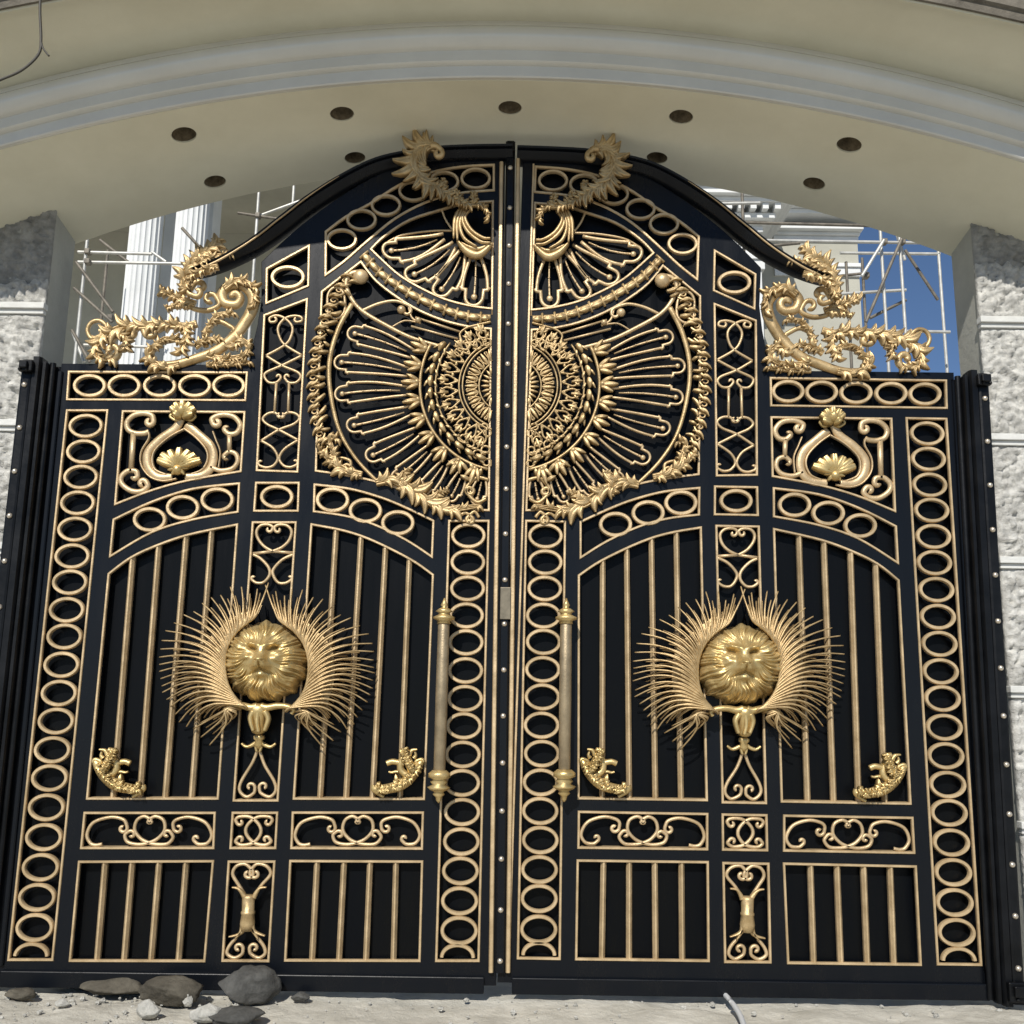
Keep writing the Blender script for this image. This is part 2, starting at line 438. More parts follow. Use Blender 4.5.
    def heart_panel(key, dx):
        par = panel('scroll_panel', key)
        S = [stroke(z([(150, 205), (120, 210), (95, 200), (80, 160), (110, 105), (190, 80), (250, 92), (266, 122)]), (4.6, 330, -1)),
             stroke(z([(372, 88), (345, 76), (312, 95), (302, 140), (330, 180), (370, 200), (410, 207), (455, 203), (480, 175), (470, 152)]), (4.0, 300, 1), (2.5, 260, -1)),
             stroke(z([(372, 88), (400, 76), (436, 95), (441, 140), (410, 178), (370, 198), (320, 207), (270, 196), (256, 165), (272, 148)]), (4.0, 300, -1), (2.5, 260, 1)),
             stroke(z([(482, 130), (482, 105), (505, 88), (560, 80), (630, 105), (660, 160), (640, 200), (600, 206), (580, 192)]), (3.2, 260, -1), (4.6, 320, 1))]
        scrolls(par, [[(x + dx, y) for x, y in s] for s in S])
    heart_panel('hs_out', 0); heart_panel('hs_in', 208)
    par = panel('scroll_panel', 'hs_sq')
    scrolls(par, [stroke(z([(778, 108), (772, 92), (790, 78), (840, 80), (880, 115), (888, 155), (855, 198), (800, 210), (772, 195), (780, 178)]), (3.2, 250, -1), (3.2, 250, 1)),
                  stroke(z([(935, 108), (942, 92), (925, 78), (872, 80), (828, 115), (820, 155), (855, 198), (905, 210), (935, 195), (928, 178)]), (3.2, 250, 1), (3.2, 250, -1))])
    par = panel('scroll_panel', 'chalice')
    S = [stroke(z([(818, 448), (785, 395), (758, 345), (775, 308), (815, 298), (845, 322)]), (5.6, 330, -1)),
         stroke(z([(855, 448), (893, 395), (934, 345), (915, 308), (872, 298), (845, 322)]), (5.6, 330, 1)),
         stroke(z([(775, 640), (742, 680), (732, 715), (765, 735), (800, 718), (806, 695)]), (4.6, 320, 1)),
         stroke(z([(872, 640), (902, 680), (908, 715), (878, 735), (842, 716), (836, 695)]), (4.6, 320, -1))]
    scrolls(par, S)
    mb = MB()
    a = W(z([(832, 440)])[0], -.005); b = W(z([(825, 608)])[0], -.005)
    mb.lathe(a, b, [(0, .02), (.03, .034), (.10, .036), (.45, .034), (.47, .039), (.53, .039), (.55, .036), (.8, .042), (1, .036)], 14)
    for L, s1 in (([(815, 455), (800, 430), (782, 412), (755, 406)], 1), ([(855, 455), (868, 430), (885, 410), (915, 406)], 1),
                  ([(812, 590), (800, 615), (778, 628), (740, 636)], 1), ([(842, 590), (858, 612), (878, 622), (908, 632)], 1), ([(806, 560), (800, 600), (788, 625), (770, 645)], 1), ([(846, 560), (852, 600), (862, 625), (876, 645)], 1)):
        mb.ribbon(P3(cr(z(L)), -.012), lambda f: .016 * (1 - .75 * f), .014, 'round')
    mb.build('balustrade_knop', 'orn', par)

    z = zz(240, 280, 100 / 488)
    par = panel('scroll_panel', 'tall')
    S = [stroke(z([(165, 206), (148, 205), (146, 186), (180, 174), (222, 190), (255, 228), (250, 275), (220, 318), (128, 370)]), None, (3, 200, 1)),
         stroke(z([(282, 206), (302, 200), (298, 182), (262, 176), (218, 190), (187, 230), (192, 275), (220, 318), (302, 368)]), None, (3, 200, -1)),
         stroke(z([(130, 372), (205, 418), (280, 450), (296, 475), (275, 500), (240, 502), (222, 485)]), (3, 260, -1)),
         stroke(z([(302, 370), (205, 418), (132, 450), (120, 472), (140, 500), (175, 502), (195, 486)]), (3, 260, 1)),
         z([(178, 500), (168, 655)]), z([(240, 502), (235, 652)]),
         stroke(z([(195, 668), (168, 648), (132, 655), (112, 680), (135, 706), (190, 732), (284, 782)]), None, (3, 250, 1)),
         stroke(z([(205, 668), (232, 648), (270, 652), (290, 675), (262, 704), (190, 732), (104, 785)]), None, (3, 250, -1)),
         stroke(z([(104, 785), (160, 820), (185, 868), (165, 905), (130, 916), (100, 908)]), (3.2, 230, -1)),
         stroke(z([(284, 782), (218, 825), (192, 870), (212, 905), (245, 914), (272, 905)]), (3.2, 230, 1))]
    scrolls(par, S, .0085)

    z = zz(105, 395, 150 / 1024)
    par = panel('scroll_panel', 'onion')
    S = [(stroke(z([(332, 175), (322, 142), (270, 126), (200, 138), (152, 185), (160, 238), (210, 262), (270, 262), (300, 250)]), None, (4.2, 300, -1)), .017),
         (z([(195, 262), (178, 525)]), .017),
         (stroke(z([(222, 545), (212, 522), (160, 518), (112, 560), (118, 610), (180, 655), (250, 658), (292, 625), (285, 598)]), (4.0, 280, 1), (3.4, 200, -1)), .017),
         (stroke(z([(300, 255), (300, 300), (250, 390), (250, 480), (310, 560), (400, 588), (490, 572)])), .006),
         (stroke(z([(520, 165), (480, 230), (380, 300), (302, 380), (286, 450), (310, 520), (370, 562), (460, 560)])), .027),
         (stroke(z([(560, 200), (640, 270), (720, 345), (742, 430), (715, 510), (650, 552), (550, 560)])), .027),
         (stroke(z([(540, 235), (440, 290), (350, 370), (325, 440), (345, 510), (420, 545)])), .007),
         (stroke(z([(540, 230), (620, 290), (690, 370), (702, 440), (665, 510), (590, 542)])), .007),
         (stroke(z([(735, 190), (735, 160), (800, 136), (880, 150), (924, 205), (900, 258), (850, 268), (822, 248)]), (2.5, 200, -1), (4.0, 300, 1)), .017),
         (z([(850, 270), (850, 390)]), .015),
         (stroke(z([(820, 408), (850, 388), (895, 405), (906, 455), (870, 502), (790, 517), (722, 492)]), None, (2.6, 200, 1)), .015),
         (stroke(z([(738, 250), (760, 310), (788, 390), (776, 500)])), .005)]
    scrolls(par, S, hd=.016)
    mb = MB(); q = z([(500, 492)])[0]
    for tp in ((362, 440), (386, 403), (440, 380), (508, 362), (572, 378), (615, 403), (652, 440)):
        t = z([tp])[0]; mb.leaf(W(q, -.02), W(t, -.035), .031, .038, tip=.78)
    for tp in ((430, 512), (572, 500), (455, 545), (545, 545)):
        mb.leaf(W(q, -.02), W(z([tp])[0], -.02), .018, .022)
    mb.dome(W(z([(500, 512)])[0], -.015), .034, .045)
    mb.build('shell', 'lion', par)
    mb = MB(); q = z([(530, 150)])[0]
    for tp in ((452, 80), (480, 55), (530, 42), (580, 55), (612, 85), (470, 120), (598, 122)):
        mb.leaf(W(q, -.02), W(z([tp])[0], -.05), .030, .036, tip=.80)
    for L in (stroke(z([(510, 165), (480, 172), (452, 155)]), (2, 200, -1)), stroke(z([(550, 165), (590, 172), (612, 155)]), (2, 200, 1))):
        mb.ribbon(P3(L, -.01), .009, .012)
    mb.dome(W(z([(530, 105)])[0], -.02), .045, .05)
    mb.build('finial', 'lion', par)

    z = zz(215, 510, 100 / 1024)
    par = panel('scroll_panel', 'upper')
    S = [stroke(z([(585, 205), (592, 175), (545, 150), (470, 160), (428, 215), (440, 290), (500, 370), (590, 425)]), None, (3, 240, -1)),
         stroke(z([(615, 205), (612, 175), (660, 150), (740, 162), (785, 220), (760, 310), (690, 380), (590, 425)]), None, (3, 240, 1)),
         z([(390, 447), (590, 425)]), z([(590, 425), (805, 440)]),
         stroke(z([(392, 458), (470, 500), (550, 590), (558, 670), (500, 740), (430, 748), (385, 722)]), (2.5, 220, -1)),
         stroke(z([(800, 458), (690, 510), (598, 610), (602, 680), (650, 745), (720, 750), (775, 722)]), (2.5, 220, 1))]
    zb = zz(150, 560, .24414)
    S += [stroke(zb([(442, 775), (420, 830), (375, 905), (368, 945), (395, 970), (425, 955), (430, 935)]), (4.5, 280, 1)),
          stroke(zb([(448, 775), (470, 840), (508, 905), (515, 945), (490, 970), (455, 955), (448, 935)]), (4.5, 280, -1))]
    scrolls(par, S, .0095)

    # --- the half mandala with its fan
    par = panel('mandala_panel', 'mandala', .007)
    CX, CY = 505, 386
    def pol(r, a): return (CX - r * math.cos(R_(a)), CY - r * math.sin(R_(a)))
    def petal(mb, a, b, w0, w1, bend=0., y=0., th=1.45, rr=.74):
        dx, dy = b[0] - a[0], b[1] - a[1]; L = math.hypot(dx, dy); t = (dx / L, dy / L); nn = (-t[1], t[0])
        def q(s, o):
            bb = bend * L * math.sin(PI * min(1, s)) 
            return (a[0] + t[0] * L * s + nn[0] * (o + bb), a[1] + t[1] * L * s + nn[1] * (o + bb))
        rb = w1 * rr; sh = 1 - rb * 2.1 / L
        wd = lambda s: w0 + (w1 - w0) * math.sin(PI / 2 * min(1, s / sh)) ** 1.15
        SS = (0, .12, .25, .4, .55, .7, .85, 1)
        pts = [q(s * sh, wd(s * sh)) for s in SS]
        pts += [q(sh + .6 / L, w1 * 1.10), q(sh + 2.2 / L, w1 * 1.02), q(sh + 2.6 / L, rb * 1.02)]
        cs = 1 - rb / L
        pts += [q(cs + rb / L * math.sin(k), rb * math.cos(k)) for k in [PI * i / 12 for i in range(13)]]
        pts += [q(sh + 2.6 / L, -rb * 1.02), q(sh + 2.2 / L, -w1 * 1.02), q(sh + .6 / L, -w1 * 1.10)]
        pts += [q(s * sh, -wd(s * sh)) for s in reversed(SS)]
        pts = [p for p in pts if p[0] < 491]
        mb.ribbon(P3(pts, y), th * PX, .012, 'round')
        mid = [q(s, 0) for s in (.12, .3, .5, .7, .82)] + [q(cs - .1 * rb / L, 0)]
        mid = [p for p in mid if p[0] < 490]
        if len(mid) > 2:
            mb.ribbon(P3(mid, y + .004), lambda f: .0045 + .0035 * f, .008, 'round')
            for f in (.25, .45, .62, .78):
                p = q(f, 0)
                if p[0] < 489: mb.dome(W(p, y), .008, .010, 8, 3)
        p = q(cs, 0)
        if p[0] < 490: mb.dome(W(p, y), rb * .42 * PX, .014, 8, 3)
    mb = MB()
    for a, r in ((19, 166), (8, 172), (-3, 170), (-14.5, 163), (-27.5, 156), (-40, 146), (-52, 136), (-64, 128), (-76, 122)):
        petal(mb, pol(96, a), pol(r, a), 4.2, 9.6 if a > -35 else 7.6, .030 if a > -10 else -.02, y=.004)
    mb.build('petals', 'gold', par)
    # ring of palmette buds, the round bands
    mb = MB()
    for a in (25, 13.5, 2.5, -9, -21, -33.5, -46, -58, -70, -82):
        for da, r1, hw in ((-4.4, 99, 3.0), (0, 104, 3.6), (4.4, 99, 3.0)):
            p, q = pol(87, a + da * .3), pol(r1, a + da)
            if p[0] < 489 and q[0] < 489: mb.leaf(W(p, -.012), W(q, -.022), hw * PX, .024)
        p = pol(88, a)
        if p[0] < 488: mb.dome(W(p, -.005), .020, .03, 8, 3)
    mb.build('palmette_buds', 'orn', par)
    mb = MB()
    L = [p for p in arc_ring(CX, CY, 85, 29, -84, 40) if p[0] < 491]
    mb.ribbon(P3(L, -.004), .0095, .016, 'round')
    a = 36
    while a > -82:
        p, q = pol(74.5, a), pol(75, a - 8.2)
        if p[0] < 489 and q[0] < 489:
            mb.leaf(W(p, -.012), W(q, -.012), .021, .030, .08)
            mb.leaf(W(pol(77, a - 3), -.006), W(pol(81, a - 8), -.006), .011, .016); mb.leaf(W(pol(71, a - 4), -.006), W(pol(68, a - 9), -.006), .011, .016)
        a -= 9.4
    L = [p for p in arc_ring(CX, CY, 69.5, 38, -80, 40) if p[0] < 491]
    mb.ribbon(P3(L, .0), .006, .012, 'round')
    mb.build('leaf_band', 'orn', par)
    # pierced rosette: sunburst, leaf ring, filigree of little scrolls
    mb = MB()
    for k in range(13):
        a = -80 + 160 * k / 12
        p, q = pol(14.8, a), pol(24, a)
        if q[0] < 491.5: mb.leaf(W((min(p[0], 491), p[1]), -.006), W(q, -.002), 1.8 * PX, .014, rows=5)
    for r in (26, 42.5, 46):
        L = [p for p in arc_ring(CX, CY, r, 72, -72, 36) if p[0] < 491.5]; mb.ribbon(P3(L, -.002), .0055, .011)
    for k in range(11):
        a = -66 + 132 * k / 10
        p, q = pol(27, a), pol(40, a)
        if q[0] < 490:
            mb.leaf(W((min(p[0], 491), p[1]), -.002), W(q, -.008), 2.5 * PX, .016, rows=5)
            for sg in (-1, 1):
                c = pol(35, a + sg * 5.5)
                if c[0] < 489: mb.ribbon(P3(stroke([pol(28, a + sg * 3), pol(32, a + sg * 6), pol(37, a + sg * 5)], (1.7, 250, -sg)), -.002), .0045, .009)
    for k in range(12):
        a = -66 + 132 * k / 11
        for sg in (-1, 1):
            P = [pol(47, a), pol(52, a + sg * 2.6), pol(58, a + sg * 4.6), pol(63, a + sg * 3.0)]
            if max(p[0] for p in P) < 489:
                mb.ribbon(P3(stroke(P, (3.0, 300, sg)), -.002), .0062, .011)
                mb.leaf(W(pol(55, a + sg * 4), -.002), W(pol(52, a + sg * 6.4), -.006), 1.7 * PX, .014, rows=5)
        p, q = pol(57, a), pol(68, a)
        if q[0] < 490:
            mb.leaf(W(p, -.004), W(q, -.012), 2.3 * PX, .018, rows=5)
            for sg in (-1, 1): mb.leaf(W(pol(60, a), -.004), W(pol(65.5, a + sg * 4.2), -.008), 1.6 * PX, .015, .15 * sg, rows=5)
            mb.dome(W(pol(50, a), -.002), .010, .012, 8, 3)
    for c in ((471, 338), (483, 334), (477, 345), (466, 346), (487, 343), (459, 353), (480, 440), (470, 444), (486, 450), (478, 454), (463, 438), (488, 433), (484, 427), (487, 463)):
        sg = random.choice((-1, 1)); a0 = random.uniform(0, 6)
        pts = [(c[0] + 5.4 * (1 - .5 * i / 14) * math.cos(sg * i * .5 + a0), c[1] - 5.0 * (1 - .5 * i / 14) * math.sin(sg * i * .5 + a0)) for i in range(15)]
        pts = [(min(x, 491), y) for x, y in pts]
        mb.ribbon(P3(pts, -.002), .0062, .011)
    mb.ribbon(P3(stroke([(462, 342), (460, 334), (467, 328), (478, 325), (491, 322)]), -.004), .007, .013)
    mb.build('rosette', 'orn', par)

    z5 = zz(280, 130, 240 / 1024); z6 = zz(280, 330, 240 / 1024)
    mb = MB()
    mb.ribbon(P3(stroke(z5([(335, 606), (302, 615), (282, 655), (302, 715), (350, 772), (450, 832), (560, 886), (690, 925)]), None), -.002), lambda f: .016 - .005 * f, .014)
    mb.ribbon(P3(stroke(z5([(350, 772), (420, 742), (490, 730), (545, 748)]), (5.5, 300, -1)), .0), .010, .012)
    mb.ribbon(P3(cr(z5([(548, 748), (562, 800), (600, 825)])), .004), .007, .010)
    mb.ribbon(P3(z5([(578, 800), (770, 862)]), .004), .007, .010); mb.ribbon(P3(z5([(560, 838), (760, 892)]), .004), .007, .010)
    mb.ribbon(P3(cr(z5([(480, 840), (530, 815), (580, 820)])), .004), .005, .010)
    mb.ribbon(P3(cr(z5([(205, 800), (205, 705), (238, 672), (272, 700), (275, 775), (240, 806), (205, 790)])), .0), .009, .012)
    mb.dome(W(z5([(345, 628)])[0], -.002), .05, .045, 14, 4); mb.dome(W(z5([(518, 768)])[0], -.002), .028, .03)
    mb.dome(W(z5([(590, 812)])[0], -.002), .02, .025)
    mb.build('vine_scroll', 'gold', par)
    # serrated leaf border down the outer edge
    mb = MB()
    mb.ribbon(P3(cr([(352, 304), (338, 330), (329.5, 362), (331, 396), (340, 432), (357, 460), (379, 483)]), -.002), lambda f: .017 - .007 * f, .015)
    a = 34
    while a > -24:
        c = 186 + random.uniform(-1, 1); k = .98
        pt = lambda r, aa: (CX - r * math.cos(R_(aa)), CY - k * r * math.sin(R_(aa)))
        mb.leaf(W(pt(180, a + random.uniform(0, 2)), -.010), W(pt(random.uniform(187, 194), a - random.uniform(-1.5, 2)), -.024), random.uniform(2.1, 3.0) * PX, .024, random.uniform(-.15, .2))
        mb.leaf(W(pt(186, a + 2), -.008), W(pt(199, a + .2), -.02), 2.3 * PX, .024, .2)
        mb.leaf(W(pt(186, a), -.008), W(pt(198, a - 2.2), -.016), 2.0 * PX, .022, -.2)
        pts = [(pt(192, a)[0] + 4 * (1 - .5 * i / 12) * math.cos(i * .5), pt(192, a)[1] - 3.2 * (1 - .5 * i / 12) * math.sin(i * .5)) for i in range(13)]
        mb.ribbon(P3(pts, -.002), .006, .012)
        a -= 3.5
    mb.build('serrated_leaf_border', 'orn', par)
    def acanthus(mb, sp, wid, n, y=-.01, hw=2.2, h=.03, spine=.012, ang=40, skip=None):
        C = cr(sp, 12); m = len(C); LEN = sum(math.hypot(C[i + 1][0] - C[i][0], C[i + 1][1] - C[i][1]) for i in range(m - 1))
        mb.ribbon(P3(C, y + .006), lambda f: wid(f) * PX * .40 * (1 - f) ** .3 + .004, .014)
        for o in (-.22, 0, .22):              # flutes along the stem
            Q = []
            for i in range(m):
                a, b = C[max(0, i - 1)], C[min(m - 1, i + 1)]; l = math.hypot(b[0] - a[0], b[1] - a[1]) or 1; ww = wid(i / (m - 1)) * o
                Q.append((C[i][0] - (b[1] - a[1]) / l * ww, C[i][1] + (b[0] - a[0]) / l * ww))
            mb.ribbon(P3(Q, y - .006), lambda f: spine * .55 * (1 - .7 * f) + .002, .020)
        n = max(3, int(n * .60))
        for i in range(n):
            for sg in (-1, 1):
                f = min(.97, (i + (.25 if sg < 0 else .7)) / n); j = min(m - 2, int(f * (m - 1))); p = C[j]; q = C[j + 1]
                h0 = math.atan2(q[1] - p[1], q[0] - p[0]); w_ = wid(f)
                aa = h0 + sg * R_(random.uniform(24, 46)); l = w_ * random.uniform(1.15, 1.7)
                for (da, ll, lw) in ((0, 1, 1), (sg * R_(26), .62, .7)):
                    t = (p[0] + l * ll * math.cos(aa + da), p[1] + l * ll * math.sin(aa + da))
                    if max(t[0], p[0]) > 493: continue
                    mb.leaf(W(p, y - .006), W(t, y - .010 - random.uniform(0, .016)), max(hw * .9, l * .25) * lw * PX * random.uniform(.9, 1.2), h, -sg * .20, groove=.5)
    mb = MB()
    acanthus(mb, z6([(410, 652), (480, 640), (560, 680), (640, 735), (720, 765), (860, 750)]), lambda f: 16 * math.sin(PI * (.2 + .7 * f)), 11, hw=3.0)
    acanthus(mb, z6([(530, 700), (520, 640), (545, 600)]), lambda f: 10 * (1 - .6 * f), 4)
    acanthus(mb, z6([(640, 735), (680, 700), (700, 690)]), lambda f: 9 * (1 - .6 * f), 3)
    for P, c in (([(890, 640), (840, 630), (800, 665)], (5.5, 320, 1)), ([(880, 720), (840, 735), (800, 700)], (4.5, 250, -1)), ([(760, 800), (790, 780), (820, 800)], (3.5, 300, -1)), ([(850, 800), (830, 775), (800, 800)], (3.2, 300, 1))):
        mb.ribbon(P3(stroke(z6(P), c), -.006), .011, .015)
    for p, q in (((770, 590), (720, 560)), ((800, 600), (770, 560)), ((830, 600), (810, 570)), ((810, 640), (770, 620)), ((850, 620), (860, 590))):
        p, q = z6([p, q]); mb.leaf(W(p, -.01), W(q, -.02), 3 * PX, .028)
    mb.build('acanthus_spray', 'orn', par)
    mb = MB()
    acanthus(mb, z6([(350, 618), (280, 600), (220, 560), (170, 510)]), lambda f: 11 * math.sin(PI * (.25 + .6 * f)), 7, hw=2.8)
    acanthus(mb, z6([(250, 585), (230, 530), (215, 470), (240, 465)]), lambda f: 9 * (1 - .3 * f), 5)
    mb.ribbon(P3(stroke(z6([(300, 605), (300, 560), (260, 545)]), (4, 260, 1)), -.006), .010, .014)
    mb.ribbon(P3(stroke(z6([(330, 610), (290, 575), (265, 585)]), (3, 260, -1)), -.006), .009, .014)
    mb.build('acanthus_corner', 'orn', par)
    # bead-and-leaf band over the mandala
    mb = MB(); C = cr([(364, 255), (379, 272), (398, 286), (420, 299), (445, 310), (468, 316.5), (490.5, 318.5)], 8)
    mb.ribbon(P3(C, .006), .030, .012, 'round')
    for i in range(0, len(C) - 4, 4):
        p, q = C[i], C[i + 4]; mb.leaf(W(p, -.006), W(q, -.006), .026, .024)
        dx, dy = q[0] - p[0], q[1] - p[1]; l = math.hypot(dx, dy); nx, ny = -dy / l, dx / l
        mb.ribbon([W((p[0] + nx * 5.5, p[1] + ny * 5.5), -.006), W((p[0] - nx * 5.5, p[1] - ny * 5.5), -.006)], .008, .016)
    mb.build('bead_band', 'orn', par)

    # --- the fan
    par = panel('fan_panel', 'fan', .007)
    mb = MB()
    for a, b, w0, w1, bd in ((z5([(700, 455)])[0], z5([(440, 516)])[0], 3.0, 11.5, -.07), (z5([(745, 490)])[0], z5([(540, 630)])[0], 3.0, 12.0, -.07),
                         (z5([(780, 520)])[0], z5([(668, 706)])[0], 3.2, 11.5, -.05), (z5([(835, 520)])[0], z5([(824, 750)])[0], 3.4, 12.5, -.02)):
        petal(mb, a, b, w0, w1, bd, y=.002, th=1.95, rr=.70)
    for L in ([(735, 430), (640, 432), (520, 450), (450, 485)], [(905, 310), (905, 790)]):
        mb.ribbon(P3(cr(z5(L)), .006), .007, .010)
    mb.ribbon(P3(cr(z5([(690, 340), (708, 385), (735, 425)])), .006), .007, .010)
    mb.build('petals', 'gold', par)
    # --- crest plume running down into the fan's shell
    z7 = zz(380, 130, 120 / 945)
    mb = MB()
    acanthus(mb, z7([(450, 150), (395, 130), (325, 160), (280, 240), (295, 330), (360, 410), (460, 470), (560, 535), (650, 585)]),
             lambda f: 18.5 * (.55 + .45 * math.sin(PI * min(1, .1 + f))) * (1.12 - .55 * f), 27, y=-.085, hw=2.0, h=.034, spine=.02, ang=42)
    mb.ribbon(P3(stroke(z7([(400, 130), (445, 130), (480, 160)]), (4.2, 330, -1)), -.125), .018, .022)
    acanthus(mb, z7([(600, 570), (690, 585), (780, 595), (840, 640), (850, 700)]), lambda f: 9 * (1 - .5 * f), 7, y=-.085, hw=2.0)
    acanthus(mb, z7([(640, 590), (620, 530), (600, 490)]), lambda f: 7 * (1 - .5 * f), 4, y=-.085)
    acanthus(mb, z7([(740, 600), (745, 550), (740, 510)]), lambda f: 6 * (1 - .5 * f), 4, y=-.085)
    acanthus(mb, z7([(480, 480), (500, 440), (500, 405)]), lambda f: 6 * (1 - .5 * f), 4, y=-.085)
    for L in ([(640, 600), (590, 700), (580, 850)], [(660, 600), (610, 720), (610, 870)], [(680, 600), (630, 730), (660, 850), (760, 920)],
              [(700, 610), (650, 700), (690, 800), (790, 880), (870, 890)], [(720, 620), (670, 690), (720, 790), (810, 850), (870, 855)]):
        mb.ribbon(P3(cr(z7(L)), -.06), lambda f: .006 + .006 * math.sin(PI * f), .016)
    c = z7([(610, 880), (690, 960), (780, 985), (885, 900)])
    mb.ribbon(P3(cr(c), -.035), lambda f: .007 + .021 * math.sin(PI * f), .028)
    c = z7([(640, 890), (710, 925), (790, 935), (870, 890)])
    mb.ribbon(P3(cr(c), -.045), lambda f: .005 + .008 * math.sin(PI * f), .014)
    mb.build('crest_plume', 'orn', root)

    # --- lion medallion
    lc = (267, 662)
    par = build_lion(W, root, lc)
    T = [(485, 95), (440, 120), (410, 140), (375, 112), (330, 112), (290, 145), (252, 155), (215, 178), (180, 212), (140, 225), (100, 258), (65, 290), (50, 330), (45, 365), (40, 398), (40, 428), (40, 456), (45, 486), (50, 516), (52, 542), (70, 571), (85, 600), (104, 632), (120, 664), (150, 682), (180, 690), (210, 725), (245, 757)]
    IA = cr([(396, 606), (342, 566), (308, 490), (303, 410), (322, 335), (366, 280), (425, 238), (470, 205)], 8)
    RB = cr([(296, 628), (244, 592), (210, 518), (200, 436), (212, 358), (248, 292), (306, 236), (372, 196), (446, 160)], 8)
    def ra(C, s):
        s = max(0, min(1, s)) * (len(C) - 1); i = min(len(C) - 2, int(s)); f = s - i
        return tuple(a + (b - a) * f for a, b in zip(C[i], C[i + 1]))
    zb = zz(150, 560, .24414)
    TT = list(reversed(T)); TC = cr(TT, 1)
    for sg in (0, 1):
        mb = MB(); rows = []
        def mir(L): return zb([(x, y) if sg == 0 else (957 - x, y + 10) for x, y in L])
        NQ = (len(T) - 1) * 6 + 1
        for k in range(NQ):
            s = k / (NQ - 1); t = ra(TC, s); main = k % 6 == 0
            jx = random.uniform(-5, 5) if sg or not main else 0; jy = random.uniform(-5, 5) if sg or not main else 0
            si = .46 * s + .40 * s * s; i1 = ra(IA, si); i0 = ra(IA, si - .13); i2 = ra(IA, si + .05)
            e = 1.0 if main else (.80 if k % 6 == 3 else random.uniform(.34, .66))
            end = (i1[0] + (t[0] - i1[0]) * e + jx, i1[1] + (t[1] - i1[1]) * e + jy)
            tl = math.hypot(i2[0] - i1[0], i2[1] - i1[1]) or 1; ln = math.hypot(end[0] - i1[0], end[1] - i1[1])
            bow = lambda f, am: tuple(i1[q] + (end[q] - i1[q]) * f + (i2[q] - i1[q]) / tl * ln * am for q in (0, 1))
            am = .20 * (1 - s) + .05; path = cr([ra(IA, si - .26), i0, i1, bow(.3, am), bow(.65, am * .82), end], 6)
            if s < .10: path = cr([(370, 612), (330 - 20 * (1 - s * 10), 606 + 6 * (1 - s * 10)), bow(.5, .06), end], 7)
            L = mir(path); m = len(L)
            pts = [W(p, -.045 - .085 * math.sin(PI * min(1, .08 + i / m * .95)) + (.006 if not main else 0)) for i, p in enumerate(L)]
            wq = .0070 if main else .0064
            mb.ribbon(pts, lambda f: wq * (1.15 - .62 * f), lambda f: .010 * (1.1 - .55 * f))
            if main and s > .14: rows.append([pts[int(f * (m - 1))] + Vector((0, .030, 0)) for f in (.40, .46, .52, .58, .64)])
        b0 = len(mb.v); kk = 5
        for r in rows: mb.v += r
        for i in range(len(rows) - 1):
            for j in range(kk - 1): mb.f.append((b0 + i * kk + j, b0 + i * kk + j + 1, b0 + (i + 1) * kk + j + 1, b0 + (i + 1) * kk + j))
        mb.build('feather_spray', 'orn', par)
    mb = MB()
    a = W(zb([(447, 585)])[0], -.06); b = W(zb([(445, 712)])[0], -.03)
    mb.lathe(a, b, [(0, .03), (.1, .062), (.3, .058), (.55, .045), (.8, .047), (.95, .036), (1, .02)], 14)
    for L, w0 in (([(440, 600), (415, 605), (370, 595), (330, 600), (310, 615), (325, 632)], .024), ([(455, 600), (480, 605), (520, 598), (560, 600), (590, 612), (580, 630)], .024),
                  ([(425, 620), (412, 650), (425, 700)], .02), ([(470, 620), (485, 650), (470, 700)], .02), ([(447, 610), (440, 660), (447, 705)], .018)):
        mb.ribbon(P3(cr(zb(L)), -.085), lambda f: w0 * (1 - .45 * f), .026)
    mb.lathe(W(zb([(447, 715)])[0], -.02), W(zb([(445, 775)])[0], -.02), [(0, .02), (.1, .032), (.3, .032), (.4, .022), (.7, .026), (1, .008)], 12)
    for L in ([(440, 745), (415, 760), (395, 765), (376, 752)], [(450, 745), (475, 760), (495, 765), (515, 752)], [(445, 740), (435, 765), (438, 785)], [(445, 740), (455, 765), (450, 785)]):
        mb.ribbon(P3(cr(zb(L)), -.015), lambda f: .014 * (1 - .5 * f), .014)
    mb.build('cup_stem', 'lion', par)

    # --- little dragons in the lower corners of the bar panels
    z8 = zz(370, 735, 80 / 1024)
    for flip in (False, True):
        def zd(L):
            q = z8(L); return [(517 - x, y) for x, y in q] if flip else q
        mb = MB()
        mb.ribbon(P3(cr(zd([(40, 690), (120, 690), (260, 680), (400, 635), (510, 550), (590, 450), (640, 370), (672, 330)])), -.025), lambda f: .013 + .020 * math.sin(PI * f) ** .8, lambda f: .014 + .020 * math.sin(PI * f))
        acanthus(mb, zd([(640, 370), (590, 450), (510, 550), (400, 635), (260, 680), (120, 690)]), lambda f: 5.2, 16, y=-.04, hw=1.5, h=.022, spine=.006)
        acanthus(mb, zd([(560, 470), (520, 400), (480, 320), (440, 230)]), lambda f: 5.0, 9, y=-.055, hw=1.4, h=.020, spine=.006)
        mb.ribbon(P3(cr(zd([(560, 470), (520, 400), (470, 300), (430, 220), (440, 180)])), -.035), lambda f: .030 - .010 * f, .030)
        mb.ribbon(P3(cr(zd([(480, 520), (420, 480), (390, 420), (400, 330), (440, 260)])), -.028), lambda f: .024 - .006 * f, .024)
        mb.ribbon(P3(cr(zd([(440, 370), (350, 350), (280, 340), (215, 365)])), -.03), lambda f: .017, .018)
        mb.ribbon(P3(cr(zd([(420, 490), (340, 470), (280, 480), (240, 470)])), -.02), lambda f: .012 * (1 - .5 * f), .014)
        mb.ribbon(P3(cr(zd([(500, 260), (530, 205), (560, 190), (605, 185)])), -.03), lambda f: .015 * (1 - .6 * f), .014)
